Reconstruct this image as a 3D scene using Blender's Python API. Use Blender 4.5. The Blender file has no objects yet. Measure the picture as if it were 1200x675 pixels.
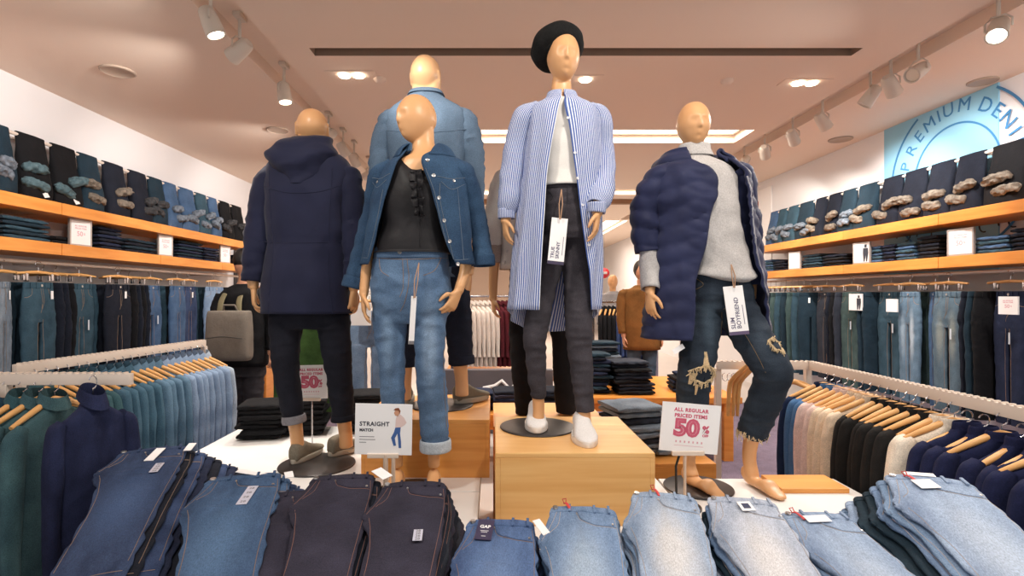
import bpy, bmesh, math, random
import numpy as np
from mathutils import Vector, Matrix, noise
from mathutils.bvhtree import BVHTree
random.seed(7)
PI = math.pi
SC = bpy.context.scene
COL = SC.collection
F, U0, V0, CZ = 620.0, 578.0, 345.0, 1.4      # lens and level of the camera standing at x=0, y=0

def V(*a): return Vector(a)
def at(u, v, Y): return Vector(((u - U0) / F * Y, Y, CZ - (v - V0) / F * Y))
def lin(c):
    c = c / 255.0
    return c / 12.92 if c <= 0.04045 else ((c + 0.055) / 1.055) ** 2.4
def rgb(c, k=1.0): return tuple(min(1, lin(x) * k) for x in c) + (1.0,)

# ------------------------------------------------------------------ materials
MATS = {}
def new_mat(name):
    m = bpy.data.materials.new(name); m.use_nodes = True
    nt = m.node_tree; b = nt.nodes['Principled BSDF']
    return m, nt, b
def nd(nt, t, **kw):
    n = nt.nodes.new(t)
    for k, v in kw.items():
        if hasattr(n, k): setattr(n, k, v)
        else: n.inputs[k.replace('_', ' ')].default_value = v
    return n
def plain(name, c, rough=.5, metal=0.0, var=.04, scale=6.0, coat=0.0):
    if name in MATS: return MATS[name]
    m, nt, b = new_mat(name)
    tc = nd(nt, 'ShaderNodeTexCoord'); ns = nd(nt, 'ShaderNodeTexNoise'); ns.inputs['Scale'].default_value = scale
    ns.inputs['Detail'].default_value = 4
    nt.links.new(tc.outputs['Object'], ns.inputs['Vector'])
    mx = nd(nt, 'ShaderNodeMix', data_type='RGBA')
    mx.inputs[6].default_value = rgb(c, 1 - var); mx.inputs[7].default_value = rgb(c, 1 + var)
    nt.links.new(ns.outputs['Fac'], mx.inputs[0]); nt.links.new(mx.outputs[2], b.inputs['Base Color'])
    b.inputs['Roughness'].default_value = rough; b.inputs['Metallic'].default_value = metal
    if coat: b.inputs['Coat Weight'].default_value = coat
    MATS[name] = m
    return m
def emis(name, c, s):
    if name in MATS: return MATS[name]
    m, nt, b = new_mat(name)
    b.inputs['Base Color'].default_value = rgb(c); b.inputs['Emission Color'].default_value = rgb(c)
    b.inputs['Emission Strength'].default_value = s
    MATS[name] = m
    return m
def cloth(name, c, c2=None, var=.18, scale=9.0, rough=.92, fine=260.0, fineamt=.22, bump=.25, fades=(), stretch=(1, 1, 1), stripes=None, sheen=0.0):
    """woven fabric: slow colour variation, fine thread speckle, fabric bump; fades = worn pale patches (centre, radii, colour, amount)"""
    if name in MATS: return MATS[name]
    m, nt, b = new_mat(name); L = nt.links.new
    tc = nd(nt, 'ShaderNodeTexCoord'); mp = nd(nt, 'ShaderNodeMapping'); mp.inputs['Scale'].default_value = stretch
    L(tc.outputs['Object'], mp.inputs['Vector'])
    n1 = nd(nt, 'ShaderNodeTexNoise'); n1.inputs['Scale'].default_value = scale; n1.inputs['Detail'].default_value = 5
    L(mp.outputs[0], n1.inputs['Vector'])
    rmp = nd(nt, 'ShaderNodeMapRange'); rmp.inputs[1].default_value = .3; rmp.inputs[2].default_value = .7
    L(n1.outputs['Fac'], rmp.inputs[0])
    mx = nd(nt, 'ShaderNodeMix', data_type='RGBA')
    mx.inputs[6].default_value = rgb(c, 1 - var)
    mx.inputs[7].default_value = rgb(c2) if c2 else rgb(c, 1 + var)
    L(rmp.outputs[0], mx.inputs[0]); cur = mx.outputs[2]
    for (fc, fr, fcol, amt) in fades:
        mpf = nd(nt, 'ShaderNodeMapping'); mpf.vector_type = 'TEXTURE'
        mpf.inputs['Location'].default_value = fc; mpf.inputs['Scale'].default_value = fr
        L(tc.outputs['Object'], mpf.inputs['Vector'])
        ln = nd(nt, 'ShaderNodeVectorMath', operation='LENGTH'); L(mpf.outputs[0], ln.inputs[0])
        ad = nd(nt, 'ShaderNodeMath', operation='MULTIPLY_ADD'); ad.inputs[1].default_value = .5; 
        L(n1.outputs['Fac'], ad.inputs[0]); L(ln.outputs['Value'], ad.inputs[2])
        r2 = nd(nt, 'ShaderNodeMapRange', interpolation_type='SMOOTHSTEP'); r2.inputs[1].default_value = 1.25; r2.inputs[2].default_value = .35
        r2.inputs[3].default_value = 0; r2.inputs[4].default_value = amt
        L(ad.outputs[0], r2.inputs[0])
        m2 = nd(nt, 'ShaderNodeMix', data_type='RGBA'); L(r2.outputs[0], m2.inputs[0]); L(cur, m2.inputs[6])
        m2.inputs[7].default_value = rgb(fcol); cur = m2.outputs[2]
    if stripes:
        n, scol = stripes
        sp = nd(nt, 'ShaderNodeSeparateXYZ'); L(tc.outputs['UV'], sp.inputs[0])
        ml = nd(nt, 'ShaderNodeMath', operation='MULTIPLY'); ml.inputs[1].default_value = n; L(sp.outputs[0], ml.inputs[0])
        fr_ = nd(nt, 'ShaderNodeMath', operation='FRACT'); L(ml.outputs[0], fr_.inputs[0])
        gt = nd(nt, 'ShaderNodeMath', operation='GREATER_THAN'); gt.inputs[1].default_value = .60; L(fr_.outputs[0], gt.inputs[0])
        m3 = nd(nt, 'ShaderNodeMix', data_type='RGBA'); L(gt.outputs[0], m3.inputs[0]); L(cur, m3.inputs[6]); m3.inputs[7].default_value = rgb(scol); cur = m3.outputs[2]
    n2 = nd(nt, 'ShaderNodeTexNoise'); n2.inputs['Scale'].default_value = fine; n2.inputs['Detail'].default_value = 2
    L(mp.outputs[0], n2.inputs['Vector'])
    r3 = nd(nt, 'ShaderNodeMapRange'); r3.inputs[1].default_value = .3; r3.inputs[2].default_value = .7
    r3.inputs[3].default_value = 1 - fineamt; r3.inputs[4].default_value = 1 + fineamt
    L(n2.outputs['Fac'], r3.inputs[0])
    vm = nd(nt, 'ShaderNodeVectorMath', operation='SCALE'); L(cur, vm.inputs[0]); L(r3.outputs[0], vm.inputs['Scale'])
    L(vm.outputs[0], b.inputs['Base Color'])
    n4 = nd(nt, 'ShaderNodeTexNoise'); n4.inputs['Scale'].default_value = 28; n4.inputs['Detail'].default_value = 6
    L(mp.outputs[0], n4.inputs['Vector'])
    bp = nd(nt, 'ShaderNodeBump'); bp.inputs['Strength'].default_value = bump; bp.inputs['Distance'].default_value = .012
    L(n4.outputs['Fac'], bp.inputs['Height']); L(bp.outputs[0], b.inputs['Normal'])
    b.inputs['Roughness'].default_value = rough; b.inputs['Specular IOR Level'].default_value = .2
    if sheen: b.inputs['Sheen Weight'].default_value = sheen
    MATS[name] = m
    return m
def wood(name, c, c2, scale=(1.2, 14, 14), rough=.45):
    if name in MATS: return MATS[name]
    m, nt, b = new_mat(name); L = nt.links.new
    tc = nd(nt, 'ShaderNodeTexCoord'); mp = nd(nt, 'ShaderNodeMapping'); mp.inputs['Scale'].default_value = scale
    L(tc.outputs['Object'], mp.inputs['Vector'])
    n = nd(nt, 'ShaderNodeTexNoise'); n.inputs['Scale'].default_value = 1.4; n.inputs['Detail'].default_value = 6; n.inputs['Distortion'].default_value = .6
    L(mp.outputs[0], n.inputs['Vector'])
    r = nd(nt, 'ShaderNodeMapRange'); r.inputs[1].default_value = .35; r.inputs[2].default_value = .7; L(n.outputs['Fac'], r.inputs[0])
    mx = nd(nt, 'ShaderNodeMix', data_type='RGBA'); mx.inputs[6].default_value = rgb(c); mx.inputs[7].default_value = rgb(c2)
    L(r.outputs[0], mx.inputs[0]); L(mx.outputs[2], b.inputs['Base Color'])
    b.inputs['Roughness'].default_value = rough
    MATS[name] = m
    return m

# ------------------------------------------------------------------ mesh gathering
class MB:
    def __init__(s): s.v = []; s.f = []; s.uv = []; s.mi = []
    def grid(s, P, closed=False, caps=False, UV=None, mi=0):
        """P: rows x cols x 3 array"""
        nr, nc = P.shape[:2]; b = len(s.v)
        s.v += [tuple(p) for p in P.reshape(-1, 3)]
        if UV is None: s.uv += [(0, 0)] * (nr * nc)
        else: s.uv += [tuple(p) for p in UV.reshape(-1, 2)]
        cc = nc if closed else nc - 1
        for i in range(nr - 1):
            for j in range(cc):
                k = (j + 1) % nc
                s.f.append((b + i * nc + j, b + i * nc + k, b + (i + 1) * nc + k, b + (i + 1) * nc + j)); s.mi.append(mi)
        if caps and closed:
            for row, rev in ((0, True), (nr - 1, False)):
                c = P[row].mean(axis=0); ci = len(s.v); s.v.append(tuple(c)); s.uv.append((0, 0))
                for j in range(nc):
                    a, d = b + row * nc + j, b + row * nc + (j + 1) % nc
                    s.f.append((d, a, ci) if rev else (a, d, ci)); s.mi.append(mi)
    def box(s, c, size, bev=0.0, R=None, mi=0):
        bm = bmesh.new(); bmesh.ops.create_cube(bm, size=1.0)
        bmesh.ops.scale(bm, vec=Vector(size), verts=bm.verts)
        if bev: bmesh.ops.bevel(bm, geom=list(bm.edges), offset=bev, segments=2, affect='EDGES', profile=.6)
        M = Matrix.Translation(Vector(c)) @ (R.to_4x4() if R is not None else Matrix())
        s.add_bm(bm, M, mi)
    def add_bm(s, bm, M=Matrix(), mi=0):
        b = len(s.v); bm.verts.ensure_lookup_table()
        for v in bm.verts: s.v.append(tuple(M @ v.co)); s.uv.append((0, 0))
        for f in bm.faces: s.f.append(tuple(b + v.index for v in f.verts)); s.mi.append(mi)
        bm.free()
    def poly(s, pts, mi=0):
        b = len(s.v); s.v += [tuple(p) for p in pts]; s.uv += [(0, 0)] * len(pts); s.f.append(tuple(range(b, b + len(pts)))); s.mi.append(mi)
    def prism(s, pts, ext, mi=0):
        """flat outline pts pushed along ext: a slab with thickness"""
        n = len(pts); b = len(s.v); e = Vector(ext)
        s.v += [tuple(p) for p in pts] + [tuple(Vector(p) + e) for p in pts]; s.uv += [(0, 0)] * (2 * n)
        s.f.append(tuple(range(b, b + n))); s.f.append(tuple(range(b + 2 * n - 1, b + n - 1, -1))); s.mi += [mi, mi]
        for i in range(n):
            j = (i + 1) % n; s.f.append((b + j, b + i, b + n + i, b + n + j)); s.mi.append(mi)
    def tube(s, pts, r, n=8, mi=0):
        """round bar through the points"""
        pts = [Vector(p) for p in pts]
        keys = []
        for i, p in enumerate(pts):
            t = (pts[min(i + 1, len(pts) - 1)] - pts[max(i - 1, 0)]).normalized()
            ref = V(0, 0, 1) if abs(t.z) < .9 else V(1, 0, 0)
            X = t.cross(ref).normalized(); Y = X.cross(t)
            rr = r[i] if isinstance(r, (list, tuple)) else r
            keys.append([p + (X * math.cos(a) + Y * math.sin(a)) * rr for a in [2 * PI * k / n for k in range(n)]])
        s.grid(np.array([[tuple(q) for q in row] for row in keys]), True, True, mi=mi)
    def lathe(s, prof, c=(0, 0, 0), n=24, R=None, mi=0):
        """prof: (radius, height) pairs turned round z"""
        rows = []
        for r, h in prof:
            row = []
            for k in range(n):
                p = V(r * math.cos(2 * PI * k / n), r * math.sin(2 * PI * k / n), h)
                if R is not None: p = R @ p
                row.append(tuple(p + Vector(c)))
            rows.append(row)
        s.grid(np.array(rows), True, True, mi=mi)
    def mesh(s, name, mats=(), off=None, smooth=True, uv=False):
        me = bpy.data.meshes.new(name)
        vv = s.v if off is None else [(a - off[0], b - off[1], c - off[2]) for a, b, c in s.v]
        me.from_pydata(vv, [], s.f)
        for m in mats: me.materials.append(m)
        if len(mats) > 1: me.polygons.foreach_set('material_index', s.mi)
        if uv:
            ul = me.uv_layers.new(name='UVMap'); idx = np.empty(len(me.loops), dtype=np.int32); me.loops.foreach_get('vertex_index', idx)
            ul.data.foreach_set('uv', np.array(s.uv)[idx].astype(np.float32).ravel())
        else:
            bm = bmesh.new(); bm.from_mesh(me); bmesh.ops.recalc_face_normals(bm, faces=bm.faces); bm.to_mesh(me); bm.free()
        if smooth: smooth_me(me)
        me.update()
        return me
def smooth_me(me, ang=40):
    me.polygons.foreach_set('use_smooth', [True] * len(me.polygons))
    me.set_sharp_from_angle(angle=math.radians(ang))

def link(name, me, parent=None):
    o = bpy.data.objects.new(name, me); COL.objects.link(o)
    if parent: o.parent = parent
    return o
def tag(o, label=None, cat=None, group=None, kind=None):
    if label: o['label'] = label
    if cat: o['category'] = cat
    if group: o['group'] = group
    if kind: o['kind'] = kind
    return o
def empty(name, loc, label, cat, group=None):
    o = link(name, None); o.location = loc; o.empty_display_size = .05
    return tag(o, label, cat, group)
def base_of(o):
    p = Vector((0, 0, 0))
    while o: p += o.location; o = o.parent
    return p
def part(name, mb, mats, root=None, smooth=True, uv=False, world=True, label=None, solid=0.0, sub=0):
    """one mesh object; root set: built in world coordinates, stored relative to its thing"""
    if not isinstance(mats, (list, tuple)): mats = [mats]
    off = base_of(root) if (root and world) else None
    o = link(name, mb.mesh(name, mats, off, smooth, uv), root)
    if label: o['label'] = label
    if solid:
        md = o.modifiers.new('thickness', 'SOLIDIFY'); md.thickness = solid; md.offset = 0
    if sub:
        md = o.modifiers.new('round', 'SUBSURF'); md.levels = sub; md.render_levels = sub
    return o
def struct(name, mb, mats, parent=None, smooth=False):
    o = part(name, mb, mats, parent, smooth)
    if not parent: o['kind'] = 'structure'
    return o
def dup(o, loc=None, rot=None, label=None, group=None):
    c = o.copy(); COL.objects.link(c)
    if loc is not None: c.location = loc
    if rot is not None: c.rotation_euler = rot
    if label: c['label'] = label
    if group: c['group'] = group
    for ch in o.children:
        d = ch.copy(); COL.objects.link(d); d.parent = c
        for g in ch.children:
            e = g.copy(); COL.objects.link(e); e.parent = d
    return c
def recolour(o, m):
    """own material on a copy that shares its mesh"""
    o.material_slots[0].link = 'OBJECT'; o.material_slots[0].material = m

# ------------------------------------------------------------------ lofts
def catmull(A, m):
    A = np.array(A, dtype=float); n = len(A); out = []
    for i in range(n - 1):
        p0, p1, p2, p3 = A[max(i - 1, 0)], A[i], A[i + 1], A[min(i + 2, n - 1)]
        if i == 0: p0 = 2 * p1 - p2
        if i == n - 2: p3 = 2 * p2 - p1
        for k in range(m):
            t = k / m
            out.append(.5 * ((2 * p1) + (-p0 + p2) * t + (2 * p0 - 5 * p1 + 4 * p2 - p3) * t * t + (-p0 + 3 * p1 - 3 * p2 + p3) * t ** 3))
    out.append(A[-1])
    return np.array(out)
def key(c, X, Y, p=2.0, a0=-PI, a1=PI): return [*c, *X, *Y, p, a0, a1]
def loft(mb, keys, nu=24, m=4, closed=True, caps=True, disp=None, mi=0, uscale=1.0):
    """rings c + X sin + Y cos (Y is the front), smoothly interpolated along the chain"""
    K = catmull(keys, m); rows = len(K)
    nc = nu if closed else nu + 1
    t = np.arange(nc) / nu
    ang = K[:, 10:11] + (K[:, 11:12] - K[:, 10:11]) * t[None, :]
    if closed: ang = -PI + 2 * PI * np.broadcast_to(t[None, :], ang.shape)
    sn, cs = np.sin(ang), np.cos(ang); e = 2.0 / K[:, 9:10]
    sn = np.sign(sn) * np.abs(sn) ** e; cs = np.sign(cs) * np.abs(cs) ** e
    P = K[:, None, 0:3] + sn[:, :, None] * K[:, None, 3:6] + cs[:, :, None] * K[:, None, 6:9]
    if disp:
        N = sn[:, :, None] * K[:, None, 3:6] + cs[:, :, None] * K[:, None, 6:9]
        N /= np.maximum(np.linalg.norm(N, axis=2, keepdims=True), 1e-6)
        for i in range(rows):
            s = i / (rows - 1)
            for j in range(nc):
                d = disp(Vector(P[i, j]), s, ang[i, j])
                if isinstance(d, Vector): P[i, j] += np.array(d)
                else: P[i, j] += N[i, j] * d
    UV = np.zeros((rows, nc, 2)); UV[:, :, 0] = t[None, :] * uscale; UV[:, :, 1] = (np.arange(rows) / (rows - 1))[:, None]
    mb.grid(P, closed, caps and closed, UV, mi)
def limb(mb, pts, front=(0, -1, 0), nu=20, m=4, p=2.0, disp=None, closed=True, mi=0, uscale=1.0, caps=True):
    """pts: (centre, half width across, half depth front-back)"""
    keys = []; f = Vector(front); n = len(pts)
    for i, q in enumerate(pts):
        a, b = Vector(pts[max(i - 1, 0)][0]), Vector(pts[min(i + 1, n - 1)][0])
        t = (b - a).normalized()
        Y = (f - t * f.dot(t)).normalized(); X = t.cross(Y)
        if X.x < 0: X = -X
        rx = q[1]; ry = q[2] if len(q) > 2 else q[1]
        keys.append(key(q[0], X * rx, Y * ry, p))
    loft(mb, keys, nu, m, closed, caps, disp, mi, uscale)
def nz(p, fx, fy, fz, seed=0.0): return noise.noise((p.x * fx + seed, p.y * fy - seed * .7, p.z * fz + seed * .3))
def wrinkle(amp, f=(9, 9, 14), seed=0.0, amp2=None):
    a2 = amp * .5 if amp2 is None else amp2
    def d(p, s=0, t=0):
        r = 1 - abs(nz(p, f[0], f[1], f[2], seed)) * 2.2
        return amp * (r - .45) + a2 * nz(p, f[0] * 2.6, f[1] * 2.6, f[2] * 2.6, seed + 5)
    return d
def remesh(mb, voxel, smooth=2, disp=None):
    me = mb.mesh('tmp', (), None, False)
    o = bpy.data.objects.new('tmp', me); COL.objects.link(o)
    md = o.modifiers.new('r', 'REMESH'); md.mode = 'VOXEL'; md.voxel_size = voxel; md.adaptivity = 0
    if smooth:
        s = o.modifiers.new('s', 'SMOOTH'); s.factor = .5; s.iterations = smooth
    dg = bpy.context.evaluated_depsgraph_get()
    r = bpy.data.meshes.new_from_object(o.evaluated_get(dg))
    bpy.data.objects.remove(o); bpy.data.meshes.remove(me)
    if disp:
        n = len(r.vertices); co = np.empty(n * 3); r.vertices.foreach_get('co', co)
        no = np.empty(n * 3); r.vertices.foreach_get('normal', no)
        co = co.reshape(-1, 3); no = no.reshape(-1, 3)
        d = np.array([disp(Vector(c)) for c in co]); co += no * d[:, None]
        r.vertices.foreach_set('co', co.ravel())
    return r
def mesh_part(name, me, mats, root, label=None):
    off = base_of(root)
    me.transform(Matrix.Translation(-off)); me.name = name
    if not isinstance(mats, (list, tuple)): mats = [mats]
    me.materials.clear()
    for m in mats: me.materials.append(m)
    me.polygons.foreach_set('use_smooth', [True] * len(me.polygons)); me.update()
    o = link(name, me, root)
    if label: o['label'] = label
    return o
def bvh_of(o):
    """surface of a part (world coordinates) to lay seams and buttons on"""
    me = o.data; off = base_of(o)
    return BVHTree.FromPolygons([v.co + off for v in me.vertices], [tuple(p.vertices) for p in me.polygons])
def lay(bvh, p, d, lift=.001):
    """first point of the surface met from p along d"""
    d = Vector(d).normalized()
    h = bvh.ray_cast(Vector(p) - d * .8, d)
    if h[0] is None: return None, None
    return h[0] - d * lift, h[1]
def seam(mb, bvh, pts, d=(0, 1, 0), r=.0016, n=5, sub=6, lift=.0006):
    q = catmull([tuple(p) for p in pts], sub)
    run = []
    for p in q:
        h, _ = lay(bvh, p, d, lift)
        if h is None:
            if len(run) > 1: mb.tube(run, r, n)
            run = []; continue
        if run and (h - run[-1]).length > .12:
            if len(run) > 1: mb.tube(run, r, n)
            run = []
        run.append(h)
    if len(run) > 1: mb.tube(run, r, n)
def text_mb(s, size, M, ext=.0006, bold=0.0, align='CENTER', spacing=1.0, mb=None, mi=0, sx=1.0):
    cu = bpy.data.curves.new('t', 'FONT'); cu.body = s; cu.size = size; cu.extrude = ext; cu.offset = bold; cu.resolution_u = 3
    cu.align_x = align; cu.align_y = 'CENTER'; cu.space_character = spacing
    o = bpy.data.objects.new('t', cu); COL.objects.link(o)
    dg = bpy.context.evaluated_depsgraph_get(); me = bpy.data.meshes.new_from_object(o.evaluated_get(dg))
    mb = mb or MB(); b = len(mb.v)
    for v in me.vertices: mb.v.append(tuple(M @ Vector((v.co.x * sx, v.co.y, v.co.z)))); mb.uv.append((0, 0))
    for p in me.polygons: mb.f.append(tuple(b + i for i in p.vertices)); mb.mi.append(mi)
    bpy.data.objects.remove(o); bpy.data.curves.remove(cu); bpy.data.meshes.remove(me)
    return mb
def facing(c, nrm=(0, -1, 0), up=(0, 0, 1), roll=0.0):
    """matrix whose xy plane is a card centred at c, facing along nrm"""
    n = Vector(nrm).normalized(); u = Vector(up); u = (u - n * u.dot(n)).normalized(); x = u.cross(n)
    M = Matrix((x, u, n)).transposed().to_4x4()
    return Matrix.Translation(Vector(c)) @ M @ Matrix.Rotation(roll, 4, 'Z')
def card(mb, M, w, h, t=.002, bev=0.0, mi=0):
    bm = bmesh.new(); bmesh.ops.create_cube(bm, size=1.0); bmesh.ops.scale(bm, vec=(w, h, t), verts=bm.verts)
    mb.add_bm(bm, M, mi)
# ================================================================== the room
M_CEIL = plain('ceiling paint', (234, 214, 198), .9, var=.015, scale=1.5)
M_WALL = plain('white wall paint', (232, 230, 232), .85, var=.012, scale=2)
M_BACK = plain('peach wall paint', (238, 214, 196), .85, var=.02)
M_TILE = plain('pale floor tile', (205, 196, 190), .35, var=.06, scale=3)
M_CARPET = cloth('purple grey carpet', (122, 110, 128), var=.12, scale=14, fine=160, fineamt=.3, bump=.5)
M_SHELF = wood('orange shelf wood', (222, 138, 56), (236, 158, 76), (2, 2, 18), .4)
M_PINE = wood('pale box wood', (232, 174, 104), (244, 194, 126), (1.5, 9, 22), .42)
M_AMBER = wood('amber box wood', (222, 148, 70), (238, 168, 90), (1.5, 9, 22), .42)
M_WHITE = plain('white laminate', (240, 238, 236), .35, var=.01)
M_TRACK = plain('off white track metal', (214, 204, 192), .45, var=.02)
M_DARKSLOT = plain('dark slot lining', (150, 126, 108), .8)
M_STEEL = plain('dark gunmetal base', (74, 70, 70), .38, .6, var=.1, scale=20)
M_CHROME = plain('polished chrome', (200, 200, 205), .22, 1.0)
M_RACK = plain('ivory rack metal', (222, 208, 196), .4, var=.03)
M_CARDW = plain('white card', (244, 242, 242), .6, var=.008)
M_PINK = plain('rose print', (206, 92, 118), .6)
M_PINKL = plain('pale rose print', (222, 170, 180), .6)
M_GREYP = plain('grey print', (120, 118, 122), .6)
M_INK = plain('charcoal print', (52, 54, 66), .6)
M_GLOW = emis('lit diffuser', (255, 236, 212), 3.2)
M_LAMP = emis('lamp lens', (255, 238, 216), 14)
M_NOTLIT = plain('spot lens glass', (236, 226, 210), .2)

XL, XR, ZC, YB = -3.72, 4.06, 3.1, 22.0
holes = [(-1.27, 2.55, 3.65, 3.77, .07, 'slot'), (-.16, 2.70, 5.47, 5.93, .12, 'lit'), (-.5, 2.6, 8.55, 9.0, .12, 'lit'),
         (2.6, 3.1, 12.2, 16.5, .12, 'lit'), (-2.6, -2.1, 12.2, 16.5, .12, 'lit'), (.4, 1.0, 12.2, 16.5, .12, 'lit'),
         (-1.75, -1.50, .6, 12.0, .10, 'track'), (2.88, 3.10, .6, 12.0, .10, 'track')]
xs = sorted({XL - .1, XR + .1} | {h[0] for h in holes} | {h[1] for h in holes})
ys = sorted({-.6, YB + .1} | {h[2] for h in holes} | {h[3] for h in holes})
mb = MB()
for i in range(len(xs) - 1):
    for j in range(len(ys) - 1):
        cx, cy = (xs[i] + xs[i + 1]) / 2, (ys[j] + ys[j + 1]) / 2
        if any(h[0] < cx < h[1] and h[2] < cy < h[3] for h in holes): continue
        mb.poly([(xs[i], ys[j], ZC), (xs[i], ys[j + 1], ZC), (xs[i + 1], ys[j + 1], ZC), (xs[i + 1], ys[j], ZC)])
for h in holes:
    x0, x1, y0, y1, d, k = h
    mi = {'slot': 1, 'lit': 0, 'track': 0}[k]
    for q in (((x0, y0), (x1, y0)), ((x1, y0), (x1, y1)), ((x1, y1), (x0, y1)), ((x0, y1), (x0, y0))):
        mb.poly([(*q[0], ZC), (*q[1], ZC), (*q[1], ZC + d), (*q[0], ZC + d)], mi)
    mb.poly([(x0, y0, ZC + d), (x1, y0, ZC + d), (x1, y1, ZC + d), (x0, y1, ZC + d)], mi)
struct('ceiling', mb, [M_CEIL, M_DARKSLOT])
mb = MB(); mb.box((.16, 10.7, -.05), (8.2, 22.8, .1)); struct('floor', mb, M_TILE)
mb = MB(); mb.box((2.45, 3.6, .006), (3.2, 6.4, .012)); mb.box((-2.0, 3.6, .006), (3.3, 6.4, .012)); struct('floor_carpet', mb, M_CARPET)
mb = MB(); mb.box((XL - .05, 10.7, 1.55), (.1, 22.8, 3.1)); struct('wall_left', mb, M_WALL)
mb = MB(); mb.box((XR + .05, 10.7, 1.55), (.1, 22.8, 3.1)); struct('wall_right', mb, M_WALL)
mb = MB(); mb.box((.16, YB + .05, 1.55), (8.2, .1, 3.1)); struct('wall_back', mb, M_BACK)
mb = MB(); mb.box((.17, 9.5, 3.06), (XR - XL, .12, .08)); struct('trim_1', mb, plain('brown bulkhead', (150, 112, 84), .7))
mb = MB(); mb.box((XL + .03, 7.62, 1.3), (.06, .09, 2.6), .004); struct('trim_2', mb, plain('grey wall post', (96, 92, 92), .5, .4))

# lamps in the ceiling ------------------------------------------------
def lightrect(name, x0, x1, y0, y1, group, label):
    e = empty(name, (( x0 + x1) / 2, (y0 + y1) / 2, ZC + .118), label, 'ceiling light', group)
    mb = MB(); mb.box(((x0 + x1) / 2, (y0 + y1) / 2, ZC + .105), (x1 - x0 - .06, y1 - y0 - .06, .02), .004); part('diffuser', mb, M_GLOW, e, False)
    mb = MB(); w = .03
    for c, s in ((((x0 + x1) / 2, y0 + w / 2), (x1 - x0, w)), (((x0 + x1) / 2, y1 - w / 2), (x1 - x0, w)), ((x0 + w / 2, (y0 + y1) / 2), (w, y1 - y0 - 2 * w)), ((x1 - w / 2, (y0 + y1) / 2), (w, y1 - y0 - 2 * w))):
        mb.box((*c, ZC + .1), (*s, .034))
    part('frame', mb, M_TRACK, e, False)
    return e
LT = {1: 'wide lit ceiling trough right behind the tall mannequins', 2: 'second lit ceiling trough in front of the brown bulkhead', 3: 'far lit ceiling strip running away along the right side', 4: 'far lit ceiling strip running away along the left side', 5: 'far lit ceiling strip running away in the middle'}
for k, h in enumerate([h for h in holes if h[5] == 'lit'], 1):
    lightrect('ceiling_light', h[0], h[1], h[2], h[3], 'lit ceiling troughs', LT[k])

def lamp(name, kind, loc, energy, col=(1, .92, .82), size=.1, target=None, angle=60, blend=.6):
    l = bpy.data.lights.new(name, kind); l.energy = energy; l.color = col
    o = bpy.data.objects.new(name, l); COL.objects.link(o); o.location = loc
    if kind == 'SPOT':
        l.spot_size = math.radians(angle); l.spot_blend = blend; l.shadow_soft_size = size
    elif kind == 'AREA':
        l.shape = 'RECTANGLE'; l.size = size[0]; l.size_y = size[1]
    else: l.shadow_soft_size = size
    if target is not None:
        d = Vector(target) - Vector(loc); o.rotation_euler = d.to_track_quat('-Z', 'Y').to_euler()
    return o
def downlight(px, label, group, twin=True):
    """recessed square fitting with one or two round lamps"""
    c = at(px[0], px[1], F * 1.7 / (V0 - px[1]))
    e = empty('downlight', (c.x, c.y, ZC), label, 'ceiling light', group)
    offs = (-.055, .055) if twin else (0,)
    mb = MB(); w = .13 if twin else .075
    mb.box((c.x, c.y, ZC - .003), (2 * w + .12, .14, .006), .002); part('trim_plate', mb, M_CEIL, e, False)
    for s in offs:
        mb = MB(); mb.lathe([(.001, 0), (.03, -.001), (.042, -.006), (.044, -.012), (.04, -.016), (.02, -.012), (.001, -.012)], (c.x + s, c.y, ZC - .004))
        part('lamp', mb, M_LAMP, e)
    return c
DL = [downlight((412, 87), 'pair of lit recessed downlights left of the bald rear head', 'recessed downlights'),
      downlight((686, 92), 'single lit downlight beside the black beret', 'recessed downlights', False),
      downlight((943, 96), 'pair of lit recessed downlights above the quilted coat mannequin', 'recessed downlights')]
for (u, v, r, lb) in ((138, 83, .12, 'round ceiling speaker grille nearest above the left wall'), (325, 152, .11, 'round ceiling speaker grille left of the parka mannequin head'), (985, 163, .12, 'round ceiling grille above the right wall shelves'), (1158, 95, .1, 'round ceiling grille touching the blue wall graphic')):
    c = at(u, v, F * 1.7 / (V0 - v)); c.x = min(c.x, 3.9)
    mb = MB(); mb.lathe([(.001, 0), (r, 0), (r, -.008), (r * .92, -.014), (r * .86, -.008), (.001, -.006)], (c.x, c.y, ZC))
    tag(part('ceiling_speaker', mb, plain('grille taupe', (176, 156, 140), .7)), lb, 'ceiling speaker', 'round ceiling grilles')
for (u, v, lb) in ((445, 92, 'small smoke detector dome beside the left downlight pair'), (852, 94, 'small smoke detector dome left of the right downlight pair')):
    c = at(u, v, F * 1.7 / (V0 - v))
    mb = MB(); mb.lathe([(.001, 0), (.05, 0), (.05, -.012), (.035, -.03), (.02, -.036), (.001, -.037)], (c.x, c.y, ZC))
    tag(part('smoke_detector', mb, M_CEIL), lb, 'smoke detector', 'smoke detectors')

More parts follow.
